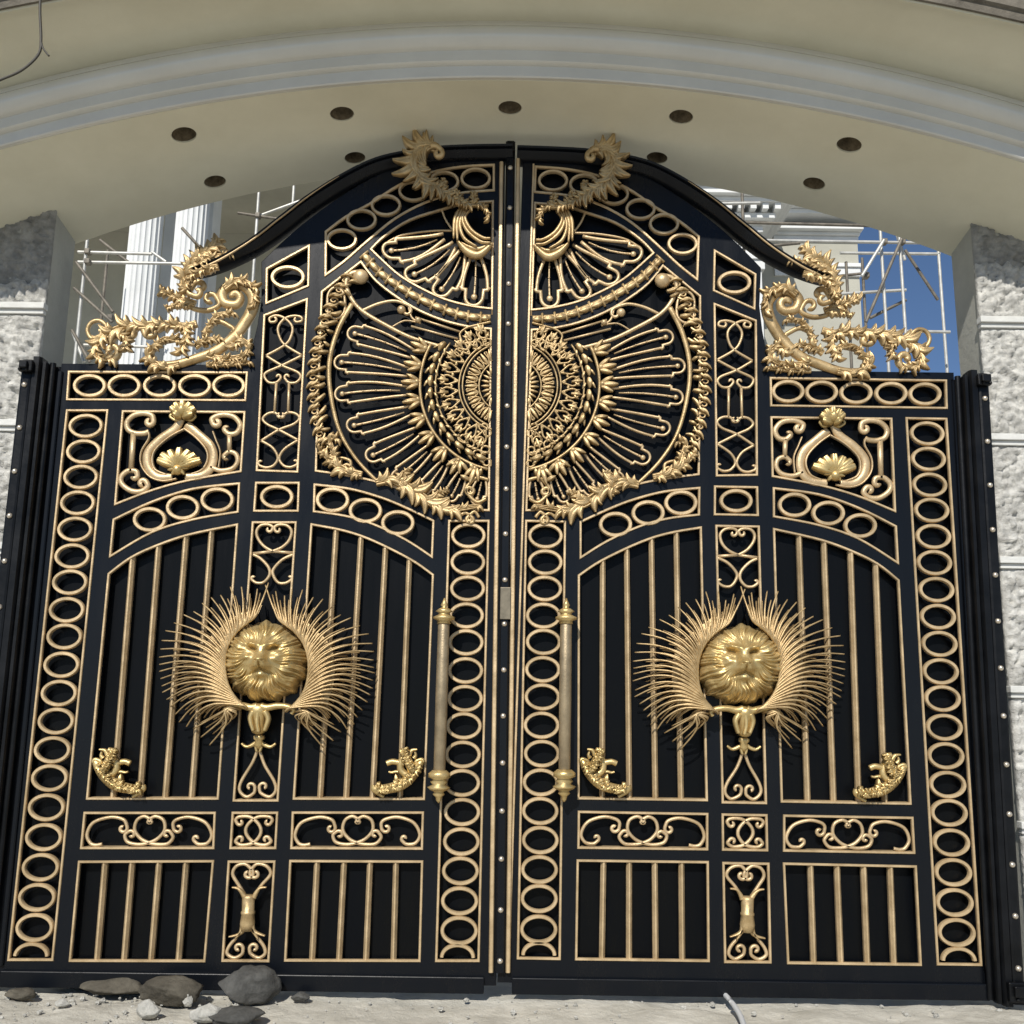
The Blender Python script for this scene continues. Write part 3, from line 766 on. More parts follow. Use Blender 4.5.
        mb.ribbon(P3(cr(zd([(560, 300), (585, 260), (575, 215)])), -.03), lambda f: .014 * (1 - .6 * f), .014)
        mb.ribbon(P3(stroke(zd([(640, 400), (600, 390), (590, 340), (640, 315)]), (3, 160, 1 if flip else -1)), -.03), .011, .014)
        mb.ribbon(P3(cr(zd([(60, 650), (50, 690), (100, 740), (180, 790)])), -.02), lambda f: .02 * (1 - .5 * f), .018)
        for p, q in (((120, 700), (240, 745)), ((90, 660), (130, 600)), ((360, 640), (300, 580)), ((440, 610), (370, 560)), ((520, 540), (450, 500)), ((420, 240), (385, 180)), ((460, 220), (480, 160)), ((300, 690), (420, 690)), ((560, 520), (640, 420)), ((430, 330), (400, 270)), ((480, 330), (490, 260)), ((350, 620), (330, 500))):
            p, q = zd([p, q]); mb.leaf(W(p, -.045), W(q, -.045), .017, .024)
        for c in ((428, 272), (430, 330)):
            mb.dome(W(zd([c])[0], -.055), .012, .014, 8, 3)
        mb.build('dragon_ornament', 'lion', root)

    # --- pull handle
    tx = 444.6 if side == 0 else 444.4
    a = W((444.6, 598), -.09); b = W((438.4, 803), -.09)
    mb = MB(); mb.lathe(a.lerp(b, .10), a.lerp(b, .86), [(0, .026), (.02, .033), (.5, .035), (.98, .033), (1, .026)], 18)
    h = mb.build('pull_handle', 'handle', root, smooth='auto')
    for (f0, f1, pr) in ((0, .13, [(0, .004), (.15, .012), (.28, .022), (.36, .012), (.42, .03), (.52, .05), (.58, .03), (.66, .034), (.74, .062), (.82, .062), (.88, .036), (1, .04)]),
                     (.845, 1.0, [(0, .04), (.10, .062), (.22, .062), (.28, .036), (.36, .05), (.44, .036), (.52, .066), (.60, .052), (.66, .026), (.74, .034), (.82, .018), (.92, .014), (1, .003)])):
        mb = MB(); p0, p1 = a.lerp(b, f0), a.lerp(b, f1); mb.lathe(p0, p1, pr, 18)
        mid = p0.lerp(p1, .7 if f0 == 0 else .2); mb.lathe(mid, mid + Vector((0, .09, 0)), [(0, .022), (1, .022)], 10)
        mb.build('handle_finial', 'lion', h)

    # --- moulded top rail
    T = cr([(196, 274), (215, 268), (235, 259), (258, 246), (284, 227), (310, 207), (345, 185), (378, 169), (410, 161.5), (440, 157.5), (475, 156), (512.5 if side == 0 else 513, 155.5)], 6)
    mb = MB(); base_w = .040
    prof = [(-.9, .06), (-.9, -.01), (-.75, -.02), (-.62, -.032), (-.25, -.040), (-.1, -.052), (.3, -.060), (.55, -.052), (.7, -.070), (1.0, -.074), (1.06, -.060), (1.0, .06)]
    n = len(T); pts = P3(T)
    for i, p in enumerate(pts):
        t = (pts[min(n - 1, i + 1)] - pts[max(0, i - 1)]).normalized(); b = t.cross(NRM).normalized()
        if b.z < 0: b = -b
        f = i / (n - 1); wv = base_w * (.30 + .70 * min(1, f * 3))
        for o, y in prof: mb.v.append(p + b * (o * wv) + Vector((0, y, 0)))
    k = len(prof)
    for i in range(n - 1):
        for j in range(k):
            q = (j + 1) % k; mb.f.append((i * k + j, i * k + q, (i + 1) * k + q, (i + 1) * k + j))
    mb.f.append(tuple(range(k))); mb.f.append(tuple((n - 1) * k + j for j in range(k)))
    rail = mb.build('top_rail', 'black', root, smooth='auto')
    # thin gold-coloured line along the top edge, lower part of the rail
    mb = MB(); L = [(x, y - 11.8 * (.30 + .70 * min(1, i / (len(T) - 1) * 3))) for i, (x, y) in enumerate(T)][2:36]
    mb.ribbon(P3(L, -.066), lambda f: .0075 * (1 - .6 * f), .008); mb.build('rail_line', 'gold', rail)

    # --- open scrollwork on the shoulder
    z9 = zz(70, 230, 200 / 1024)
    mb = MB()
    mb.ribbon(P3(stroke(z9([(830, 385), (790, 372), (780, 325), (825, 285), (895, 290), (938, 340), (935, 400), (900, 470), (840, 550), (750, 620), (640, 662), (540, 690), (450, 690), (405, 655)]), None, (7.5, 300, 1)), .0), lambda f: .022 + .016 * math.sin(PI * f), .030)
    acanthus(mb, z9([(790, 300), (850, 262), (910, 275), (950, 310), (940, 400)]), lambda f: 10 * (1 - .3 * f), 8, y=-.02, hw=2.2)
    acanthus(mb, z9([(560, 690), (480, 700), (430, 680), (400, 650), (430, 600)]), lambda f: 9, 7, y=-.02, hw=2.6)
    mb.build('shoulder_scroll', 'orn', root)
    mb = MB()
    acanthus(mb, z9([(650, 480), (590, 495), (500, 485), (400, 490), (290, 500), (190, 540), (135, 600), (150, 650), (205, 662)]), lambda f: 13 * (.55 + .45 * math.sin(PI * f)), 17, y=.0, hw=2.8, h=.034, spine=.022)
    mb.ribbon(P3(stroke(z9([(180, 540), (135, 595), (150, 650), (205, 662)]), (8, 330, 1)), .0), .022, .024)
    mb.ribbon(P3(stroke(z9([(190, 530), (185, 490), (150, 465), (110, 475), (90, 515), (110, 555), (150, 545)]), (4, 180, 1)), .0), .013, .016)
    for L, c in (([(600, 500), (600, 560), (570, 625)], None), ([(420, 660), (420, 620), (470, 575), (540, 560)], (4, 160, -1)), ([(370, 495), (390, 540), (420, 545)], (3.5, 220, 1)), ([(300, 500), (330, 530), (300, 560)], (3, 220, -1))):
        mb.ribbon(P3(stroke(z9(L), c), .0), .020, .022)
    acanthus(mb, z9([(590, 490), (600, 550), (570, 620)]), lambda f: 8, 6, y=-.01)
    acanthus(mb, z9([(420, 650), (425, 610), (490, 560), (560, 570)]), lambda f: 7, 6, y=-.01)
    acanthus(mb, z9([(250, 520), (290, 560), (290, 590)]), lambda f: 7, 4, y=-.01)
    mb.build('acanthus_arm', 'orn', root)
    mb = MB()
    acanthus(mb, z9([(640, 600), (690, 570), (760, 560)]), lambda f: 8, 6, y=.0)
    acanthus(mb, z9([(690, 640), (780, 660), (880, 650), (915, 610), (890, 570), (850, 590)]), lambda f: 8, 11, y=.0, hw=2.6)
    acanthus(mb, z9([(700, 690), (800, 690), (920, 680)]), lambda f: 6, 7, y=.0)
    acanthus(mb, z9([(700, 560), (710, 500), (760, 440), (840, 430)]), lambda f: 7, 7, y=.01)
    mb.ribbon(P3(stroke(z9([(700, 600), (690, 520), (760, 470), (830, 500)]), (4, 200, -1)), .01), .016, .018)
    mb.build('acanthus_fill', 'orn', root)
    mb = MB()
    mb.ribbon(P3(stroke(z9([(520, 390), (580, 375), (640, 405), (710, 412), (765, 385), (750, 345)]), (6.5, 300, 1)), .0), .016, .022)
    acanthus(mb, z9([(640, 380), (560, 350), (480, 320)]), lambda f: 10 * (1 - .3 * f), 7, y=-.01)
    acanthus(mb, z9([(620, 395), (560, 390), (500, 400)]), lambda f: 6 * (1 - .3 * f), 4, y=-.01)
    acanthus(mb, z9([(585, 320), (590, 230), (640, 150), (710, 105), (760, 60)]), lambda f: 13 * math.sin(PI * (.2 + .65 * f)), 12, y=-.02, hw=3)
    acanthus(mb, z9([(640, 180), (700, 150), (820, 125)]), lambda f: 9 * (1 - .4 * f), 7, y=-.02)
    mb.ribbon(P3(cr(z9([(585, 330), (595, 240), (640, 170), (720, 150)])), -.01), .035, .03)
    mb.ribbon(P3(stroke(z9([(600, 330), (640, 270), (670, 270)]), (4, 220, -1)), -.01), .02, .022)
    acanthus(mb, z9([(760, 190), (690, 205), (625, 240), (590, 310)]), lambda f: 8 * (1 - .3 * f), 8, y=-.085, hw=2.4)
    mb.ribbon(P3(stroke(z9([(720, 215), (660, 225), (612, 265), (605, 320), (640, 340)]), (4.5, 260, 1)), -.08), .017, .022)
    mb.build('rail_end_acanthus', 'orn', root)

    # --- meeting edge
    if side == 0:
        mb = MB(); mb.ribbon([W((501.5, 163), -.008), W((491, 972), -.008)], .013, .020, 'flat'); mb.build('gilt_edge_strip', 'gold', root, smooth=False)
        mb = MB(); mb.ribbon([W((510.6, 143), -.004), W((500, 972), -.004)], .030, .026, 'flat'); ast = mb.build('cover_strip', 'black', root, smooth=False)
        mb = MB(); mb.ribbon([W((518, 160), -.012), W((508, 972), -.012)], .013, .022, 'flat'); mb.build('gilt_edge_strip', 'gold', root, smooth=False)
        for y in (168, 208, 246, 284, 324, 364, 406, 447, 489, 534, 580, 624, 670, 716, 763, 811, 859, 910, 961):
            x = 510.5 - 10.5 * (y - 150) / 815; mb = MB(); mb.dome(W((x, y), -.028), .0165, .016); mb.build('rivet', 'steel', ast)
        mb = MB(); a = W((500.5, 588)); b = W((510.5, 620)); mb.box((a.x, -.043, b.z), (b.x, -.030, a.z)); mb.build('lock_plate', 'lock', root, smooth=False, bevel=.003)
    else:
        mb = MB(); mb.ribbon([W((496, 163), -.003), W((487.5, 972), -.003)], .007, .014, 'flat'); mb.build('gilt_edge_strip', 'gold', root, smooth=False)
    # bottom rail and lift rib on the hinge side
    mb = MB(); a = W((-3, 985)); b = W((488, 966)); mb.box((min(a.x, b.x) + .02, -.025, .02), (max(a.x, b.x) - .02, -.003, .105)); mb.build('bottom_rail', 'black', root, smooth=False, bevel=.005)
    mb = MB(); mb.ribbon([W((61, 372), -.004), W((1, 965), -.004)], .014, .014, 'flat'); mb.build('edge_rib', 'black', root, smooth=False)

LION = {}
def build_lion(W, root, lc):
    """relief of a lion's head, face turned slightly aside, wrapped in mane"""
    mb = MB(); NR, NA = 84, 300; lr = 42.5 if W((0, 0)).x < W((100, 0)).x else 45.5
    g = lambda a, b, ca, cb, sa, sb: math.exp(-((a - ca) / sa) ** 2 - ((b - cb) / sb) ** 2)
    def H(a, b):
        r = math.hypot(a, b); th = math.atan2(b, a)
        h = .56 * max(0, 1 - r ** 2.4) ** .62
        fx, fy = a - .05 - .05 * b, b - .10          # face centre, the head a little turned
        d = math.hypot(fx / .50, (fy + .02) / .62)
        e = 1 / (1 + math.exp((d - 1) * 9))          # 1 on the face, 0 on the mane
        f = .15 * g(fx, fy, 0, -.17, .27, .20)                     # muzzle
        f += .15 * math.exp(-(fx / (.13 + .05 * max(0, fy))) ** 4) * g(fx, fy, 0, .10, 9, .36)   # broad flat bridge
        f += .09 * g(fx, fy, 0, -.08, .15, .08)                    # nose leather
        f += .13 * (g(fx, fy - .25 * abs(fx), -.26, .26, .17, .055) + g(fx, fy - .25 * abs(fx), .26, .26, .17, .055))   # heavy brows
        f -= .15 * (g(fx, fy - .3 * abs(fx), -.23, .12, .12, .045) + g(fx, fy - .3 * abs(fx), .23, .12, .12, .045))   # slanted eye slits
        f += .05 * (g(fx, fy, -.22, .165, .045, .03) + g(fx, fy, .22, .165, .045, .03))
        f += .09 * (g(fx, fy, -.36, -.02, .13, .10) + g(fx, fy, .36, -.02, .13, .10))  # cheeks
        f += .08 * (g(fx, fy, -.13, -.24, .10, .09) + g(fx, fy, .13, -.24, .10, .09))  # whisker pads
        f -= .10 * g(fx, fy + .55 * abs(fx), 0, -.30, .26, .030)   # mouth, corners drawn down
        f -= .07 * g(fx, fy, 0, -.22, .016, .09)
        f += .09 * g(fx, fy, 0, -.46, .11, .06)                    # chin
        f -= .05 * (g(fx, fy, -.07, -.11, .03, .02) + g(fx, fy, .07, -.11, .03, .02))
        f -= .05 * g(fx, fy, 0, .46, .03, .16)                     # parting
        f += .020 * math.sin(34 * fy + 10 * abs(fx) + 4 * fx) * (abs(fx) > .18) * g(abs(fx), fy, .42, -.02, .16, .22)
        # mane: wavy locks running away from the face, long in the beard
        th2 = math.atan2(b - .10, a - .05)
        wr = .30 * math.sin(6.5 * r + 2.0 * th2) + .55 * noise.noise(Vector((a * 2.3, b * 2.3, 1.7)))
        l1 = 1 - abs(math.sin(9 * th2 + 2.6 * wr)) ** .8
        l2 = 1 - abs(math.sin(23 * th2 + 5.5 * wr + .8 * math.sin(9 * r)))
        l3 = math.sin(58 * th2 + 12 * wr)
        m = -.080 * l1 - .062 * l2 + .017 * l3 + .07 * noise.noise(Vector((a * 3.2, b * 3.2, 8.3))) + .05
        m += .05 * math.sin(PI * min(1, max(0, (d - .9) * 1.6)))
        m *= min(1, (1 - r) * 6 + .35)
        return h + f * e + (1 - e) * m * (1.3 if b < -.1 else 1)
    for i in range(NR + 1):
        r = (i / NR)
        for j in range(NA):
            th = 2 * PI * j / NA
            edge = 1 + .035 * math.sin(13 * th) * (r ** 6) + .02 * math.sin(29 * th + 1) * (r ** 6)
            a, b = r * math.cos(th) * edge, r * math.sin(th) * edge
            p = W((lc[0] + lr * a, lc[1] - 39.5 * b), 0)
            mb.v.append(Vector((p.x, -.045 - .26 * H(r * math.cos(th), r * math.sin(th)), p.z)))
    for j in range(NA):
        v = mb.v[NR * NA + j]; mb.v.append(Vector((v.x, .0, v.z)))
    for i in range(NR + 1):
        for j in range(NA):
            q = (j + 1) % NA; mb.f.append((i * NA + j, i * NA + q, (i + 1) * NA + q, (i + 1) * NA + j))
    o = mb.build('lion_medallion', 'lion', root)
    return o

build_leaf(0)
build_leaf(1)
BEND = 1

# ---------------------------------------------------------------- hinge posts
def hinge_post(sg):
    # foot and head of the post; the right one leans outward a little
    x0, x1 = (-2.935, -2.935) if sg < 0 else (2.775, 2.850)
    root = thing('hinge_post', (x0, -.05, 0), ['black riveted iron hinge post on the shaded left pier', 'black riveted iron hinge post on the right pier with a bracket at its foot'][sg > 0], 'gate post', 'hinge posts of the gate')
    X = lambda z: x0 + (x1 - x0) * z / 3.6
    def bar(name, off, hw, y, hd, z0, z1, par=root):
        mb = MB(); mb.ribbon([Vector((X(z0) - sg * off, y, z0)), Vector((X(z1) - sg * off, y, z1))], hw, hd, 'flat'); return mb.build(name, 'post', par, smooth=False)
    fl = bar('rivet_flange', 0, .030, -.085, .012, .02, 3.58)
    bar('post', .055, .028, -.05, .05, .01, 3.60)
    bar('stop_bar', .100, .014, -.055, .03, .02, 3.57)
    bar('lining_plate', .135, .030, .02, .02, .02, 3.57)
    mb = MB(); mb.lathe(Vector((X(0) - sg * .128, -.03, .03)), Vector((X(3.58) - sg * .128, -.03, 3.58)), [(0, .018), (1, .018)], 10); mb.build('pivot_rod', 'post', root, smooth='auto')
    z = 3.42
    while z > .1:
        mb = MB(); mb.dome(Vector((X(z), -.097, z)), .017, .017); mb.build('rivet', 'steel', fl); z -= .268
    for zc, k in ((3.53, .7), (.09, 1)):
        x = X(zc); mb = MB(); lo, hi = sorted((x + sg * .045 * k, x - sg * .07 * k)); mb.box((lo, -.135, zc - .05 * k), (hi, -.098, zc + .05 * k)); br = mb.build('hinge_bracket', 'post', root, smooth=False, bevel=.006)
        mb = MB(); mb.box((lo + .02 * k, -.16, zc - .02), (hi - .03 * k, -.136, zc + .035 * k)); mb.build('knuckle', 'post', br, smooth=False, bevel=.005)
        for dx in (-.03, .03):
            mb = MB(); mb.dome(Vector((x + dx * k, -.136, zc - .035 * k)), .011, .012, 6, 2); mb.build('bolt', 'post', br, smooth=False)
hinge_post(-1); hinge_post(1)

# ---------------------------------------------------------------- piers
def pier(sg):
    X = 2.895 if sg > 0 else -2.905
    root = thing('stone_pier', (X + sg * .55, 0, 0), ['stone pier with rough white cladding on the left, its inner face in shade', 'stone pier with rough white cladding on the right, its inner face partly sunlit'][sg > 0], 'pier', 'piers of the gateway')
    zt = 4.62
    mb = MB(); lo, hi = sorted((X + sg * .012, X + sg * 1.2)); mb.box((lo, .0, -.1), (hi, .33, zt)); mb.build('plaster_core', 'pierplaster', root, smooth=False)
    # cladding: courses of rock-faced blocks between smooth bands
    bands = [z for z in (3.93, 3.18, 2.43, 1.68, .93, .18)]
    def rough(name, z0, z1, seed, amp, m, yf):
        mb = MB(); st = .0125
        nx = int(.62 / st); nz = max(2, int((z1 - z0) / st))
        for k in range(nz + 1):
            for i in range(nx + 5):
                z = z0 + (z1 - z0) * k / nz
                if i < 4: xx = 0; y = .012 + (yf - .012) * (i / 4)          # return into the opening
                else: xx = (i - 4) * st; y = yf
                p = Vector((X + sg * xx, y, z))
                e = min(1, min(z - z0, z1 - z) / .03) * (1 if i < 4 else min(1, xx / .03 + .2))
                q = Vector((p.x * 1.0 + seed, p.y, p.z))
                z += (.05 * noise.noise(Vector((p.x * 9, seed, 2))) + .03 * noise.noise(Vector((p.x * 26, seed, 5)))) * (k / nz) ** 6 * (name == 'rough_block' and z1 < zt and z1 > 3.9)
                p.z = z
                d = amp * e * (.30 * noise.noise(q * 10) + .60 * noise.noise(q * 29) + .62 * noise.noise(q * 48) + .3)
                if i < 4: p.x -= sg * max(0, d * .4) * (i / 4)
                else: p.y -= d
                mb.v.append(p)
        w_ = nx + 5
        for k in range(nz):
            for i in range(w_ - 1): mb.f.append((k * w_ + i, k * w_ + i + 1, (k + 1) * w_ + i + 1, (k + 1) * w_ + i))
        mb.build(name, m, root)
    edges = [zt] + bands + [-.05]
    for i in range(len(edges) - 1):
        z1 = edges[i] - (.035 if i else 0); z0 = edges[i + 1] + .035
        if i == 0:
            zc = 4.12 if sg < 0 else 4.33; rough('shadow_top', zc - .25, zt, 40 + sg, .030, 'shade_stone', -.006); z1 = zc  # top course coloured darker down to the eave's shadow line
        if z1 - z0 > .05: rough('rough_block', z0, z1, i * 3.1 + sg, .044, 'stone', -.022)
    for z in bands:
        mb = MB(); lo, hi = sorted((X - sg * .016, X + sg * .64))
        mb.box((lo, -.062, z - .004), (hi, -.001, z + .035)); mb.box((lo + .008, -.042, z - .033), (hi - .008, -.001, z - .0045)); mb.build('ledge_band', 'ledge', root, smooth=False, bevel=.004)
pier(-1); pier(1)

# ---------------------------------------------------------------- arched canopy over the gate
def archway():
    root = thing('archway', (0, 0, 0), 'wide cream painted arch with grey mouldings and round holes in its underside, above the gate', 'archway')
    zf = lambda x: 5.165 - .056 * x * x
    zb = lambda x: 5.155 - .0708 * x * x
    N = 120; xs = [-3.9 + 7.8 * i / N for i in range(N + 1)]
    def sweep(name, prof, m, smooth='auto'):
        mb = MB(); k = None
        for x in xs:
            pr = prof(x); k = len(pr)
            for y, z in pr: mb.v.append(Vector((x, y, z)))
        for i in range(N):
            for j in range(k):
                q = (j + 1) % k; mb.f.append((i * k + j, i * k + q, (i + 1) * k + q, (i + 1) * k + j))
        mb.f.append(tuple(range(k))); mb.f.append(tuple(N * k + j for j in range(k)))
        return mb.build(name, m, root, smooth=smooth)
    # body with the soffit (rows along the depth so that the warped face stays smooth)
    def body(x):
        a, b = zf(x), zb(x); S = [(-.60 + .95 * t, a + (b - a) * t) for t in (0, .25, .5, .75, 1)]
        return S + [(.35, 6.2), (-.60, 6.2)]
    b = sweep('soffit', body, 'cream', smooth=False)
    # holes for lamps
    cut = MB(); tubes = []
    for L, y in (((184, 135), (342, 114), (510, 108), (681, 117), (849, 145)), -.4), (((215, 182), (355, 158), (657, 158), (814, 184)), -.1):
        for px in L:
            r = .072 if y < -.2 else .068
            for _ in range(40):                       # where the measured sight line meets the underside
                p = at(px[0], px[1], y); f = (y + .6) / .95; zz_ = zf(p.x) + (zb(p.x) - zf(p.x)) * f
                y += .5 * (D + y) * (zz_ - p.z) / (p.z - EYE)
            p = at(px[0], px[1], y)
            cut.lathe(Vector((p.x, y, zz_ - .2)), Vector((p.x, y, zz_ + .13)), [(0, r), (1, r)], 28)
            tubes.append((p.x, y, zz_, r))
    co_ = cut.build('cutter', 'hole', None, smooth=False)
    md = b.modifiers.new('b', 'BOOLEAN'); md.object = co_; md.operation = 'DIFFERENCE'; md.solver = 'EXACT'
    dg = bpy.context.evaluated_depsgraph_get(); me = bpy.data.meshes.new_from_object(b.evaluated_get(dg))
    b.modifiers.clear(); b.data = me; bpy.data.objects.remove(co_)
    for x, y, z, r in tubes:
        mb = MB(); n = 28; b0 = 0; rr = r - .002
        for k, (dz, ra) in enumerate(((.004, rr), (.122, rr), (.122, 0.001))):
            for i in range(n): 
                a = 2 * PI * i / n; slope = (zb(x + .01) - zb(x - .01)) / .02 * ra * math.cos(a) if k == 0 else 0
                jit = 1 - .05 * (noise.noise(Vector((i * .9, x * 7, y))) + .5) * (k == 0)
                mb.v.append(Vector((x + ra * math.cos(a) * jit, y + ra * math.sin(a) * jit, z + dz + slope)))
        for k in range(2):
            for i in range(n): mb.f.append((k * n + i, k * n + (i + 1) % n, (k + 1) * n + (i + 1) % n, (k + 1) * n + i))
        mb.build('lamp_hole', 'hole', root)
    # stepped archivolt
    def arch_m(x):
        z = zf(x); return [(-.598, z + .003), (-.625, z + .003), (-.632, z + .010), (-.632, z + .075), (-.660, z + .080), (-.668, z + .088), (-.668, z + .150), (-.690, z + .156), (-.706, z + .166), (-.722, z + .184),
                           (-.732, z + .208), (-.734, z + .234), (-.728, z + .260), (-.712, z + .282), (-.690, z + .296), (-.690, z + .312), (-.672, z + .320), (-.665, z + .35), (-.598, z + .35)]
    sweep('archivolt', arch_m, 'mould')
    # projecting eave, a shallow cove underneath
    def eave(x):
        z = 5.515 - .054 * x * x; e = 5.515 - .0468 * x * x
        return [(-.655, 6.1), (-.655, z - .010), (-.70, z + .012), (-.78, z + .03), (-.90, z + .035), (-1.02, e + .03), (-1.10, e + .012), (-1.125, e), (-1.145, e - .004), (-1.150, e + .02), (-1.150, 6.1)]
    def drip(x):
        e = 5.515 - .0468 * x * x
        return [(-1.152, e + .004), (-1.166, e + .004), (-1.170, e + .05), (-1.190, e + .06), (-1.190, e + .16), (-1.22, e + .17), (-1.22, e + .24), (-1.152, 6.1)]
    sweep('eave_edge', drip, 'rawc')
    sweep('eave', eave, 'cream')
archway()

# ---------------------------------------------------------------- villa behind
def villa():
    root = thing('villa', (0, 12, 0), 'unfinished pale villa with fluted columns and stepped cornice behind the gate', 'building')
    mb = MB(); mb.box((-14, 12, 0), (1.0, 18, 15)); mb.box((1.0, 12.0, 0), (6.5, 18, 15)); mb.build('wall', 'bwall', root, smooth=False)
    mb = MB(); mb.box((-14, 7.2, 10.4), (.6, 11.99, 11.2)); mb.box((-14, 7.0, 11.2), (.8, 11.98, 11.5)); mb.build('portico_roof', 'bwall', root, smooth=False)
    mb = MB(); mb.box((.6, 10.6, 0), (4.3, 11.995, 14.5)); mb.build('bay', 'bwhite', root, smooth=False)
    STEP = ((.05, 8.55, 8.72), (.09, 8.724, 8.80), (.04, 9.25, 9.36), (.10, 9.363, 9.42), (.22, 9.423, 9.52), (.40, 9.64, 9.72), (.52, 9.724, 9.84), (.58, 9.843, 9.90), (.66, 9.903, 10.02))
    mb = MB()
    for k, (d, z0, z1) in enumerate(STEP): mb.box((.55 - .001 * k, 10.6 - d, z0 + .62), (4.3 + d, 11.99 - .002 * k, z1 + .62))
    mb.build('cornice', 'bwhite', root, smooth=False, bevel=.008)
    mb = MB()
    for k, (d, z0, z1) in enumerate(STEP): mb.box((4.9 + .001 * k, 12 - d, z0 + 1.15), (6.5 + d * .25, 12.3, z1 + 1.15))
    mb.build('cornice', 'bwhite', root, smooth=False, bevel=.008)
    mb = MB(); x = .7
    while x < 4.5: mb.box((x, 10.6 - .36, 10.145), (x + .10, 10.59, 10.255)); x += .21
    mb.build('dentil_row', 'bwhite', root, smooth=False)
    mb = MB(); x = .8
    while x < 4.2:                                   # plaster wreaths on the frieze
        c = Vector((x, 10.6, 9.65)); mb.ribbon([c + Vector((.10 * math.cos(t * .5), -.01, .10 * math.sin(t * .5))) for t in range(13)], .022, .03, closed=True)
        for sx in (-1, 1):
            for q in range(3): mb.leaf(c + Vector((sx * (.12 + .06 * q), -.01, -.02)), c + Vector((sx * (.22 + .06 * q), -.02, .07 - .03 * q)), .022, .03)
        x += .72
    mb.build('frieze_relief', 'bwhite', root)
    for px in ((140, 300), (186, 300)):
        p = at(px[0], px[1], 8.0); r0 = .26
        mb = MB(); n = 20; m = n * 6; zs = [0, 2, 4, 6, 8, 10.4]
        for z in zs:
            for i in range(m):
                a = 2 * PI * i / m; fl = abs(math.sin(a * n / 2)); rr = r0 * (1 - .012 * z) * (1 - .085 * (fl ** .6))
                mb.v.append(Vector((p.x + rr * math.cos(a), 8.0 + rr * math.sin(a), z)))
        for k in range(len(zs) - 1):
            for i in range(m): mb.f.append((k * m + i, k * m + (i + 1) % m, (k + 1) * m + (i + 1) % m, (k + 1) * m + i))
        mb.build('fluted_column', 'bwhite', root, smooth=False)
    mb = MB(); mb.box((-5.35, 8.5, 0), (-4.62, 8.9, 10.39)); mb.build('pilaster', 'bwhite', root, smooth=False)
villa()

def scaffold(name, label, y, L, extra):
    P = [at(a[0], a[1], y + dy) for a, b, dy, m in L]
    root = thing(name, Vector((sum(p.x for p in P) / len(P), y, 0)), label, 'scaffolding', 'scaffolding behind the gate')
    for a, b, dy, m in L:
        p = at(a[0], a[1], y + dy); q = at(b[0], b[1], y + dy); mb = MB()
        if abs(p.x - q.x) < .12 * abs(p.z - q.z): q = Vector((p.x, q.y, 0.0))          # standards run down to the ground
        mb.lathe(p, q, [(0, .021), (1, .021)], 10); mb.build('tube', m, root, smooth='auto')
    for c in extra:
        p = at(c[0], c[1], y); mb = MB(); mb.box(p - Vector((.035, .05, .035)), p + Vector((.035, .05, .035))); mb.build('coupler', 'scafd', root, smooth=False, bevel=.01)
scaffold('scaffold', 'pale tube scaffold by the fluted columns behind the left gate leaf', 6.5,
    [((88, 233), (82, 362), 0, 'scaf'), ((108, 250), (111, 362), .9, 'scafd'), ((78, 252), (152, 254), .0, 'scaf'), ((78, 262), (200, 264), .04, 'scaf'), ((152, 252), (166, 262), .3, 'scaf'),
     ((76, 262), (113, 312), -.06, 'scafd'), ((74, 288), (112, 322), -.06, 'scafd'), ((72, 330), (90, 362), -.06, 'scafd'), ((81, 300), (78, 362), .05, 'scaf'), ((72, 330), (84, 362), .2, 'scaf'), ((100, 240), (128, 262), .3, 'scafd'), ((84, 345), (150, 347), .1, 'scaf'), ((182, 228), (202, 250), -.1, 'scafd')], ((88, 262), (88, 252), (111, 318)))
scaffold('scaffold', 'thin pale scaffold poles above the curved rail of the left gate leaf', 7.5,
    [((259, 190), (256, 246), 0, 'scaf'), ((294, 184), (292, 225), .3, 'scaf'), ((238, 213), (292, 221), .05, 'scafd'), ((259, 216), (330, 190), .1, 'scaf')], ((258, 216), (293, 220)))
scaffold('scaffold', 'pale scaffold tubes against the blue sky behind the right gate leaf', 6.5,
    [((735, 240), (928, 243), 0, 'scaf'), ((840, 253), (940, 254), .5, 'scaf'), ((880, 226), (885, 330), .02, 'scaf'), ((899, 232), (911, 335), .04, 'scaf'), ((938, 246), (940, 276), .5, 'scaf'),
     ((902, 238), (866, 322), -.06, 'scafd'), ((884, 240), (862, 276), -.1, 'scaf'), ((838, 276), (868, 273), 1.0, 'scafd'), ((838, 294), (906, 290), .06, 'scaf'), ((862, 258), (866, 340), 1.0, 'scafd'), ((742, 190), (744, 240), .1, 'scafd'), ((760, 247), (800, 243), -.05, 'scafd'),
     ((895, 228), (905, 260), .1, 'scaf'), ((832, 330), (950, 332), .1, 'scaf'), ((846, 262), (850, 345), .6, 'scafd'), ((870, 318), (906, 300), .2, 'scafd'), ((905, 250), (938, 300), .3, 'scafd'), ((700, 204), (760, 203), -.2, 'scaf'), ((720, 222), (880, 226), .4, 'scafd')], ((884, 242), (902, 242), (866, 276)))

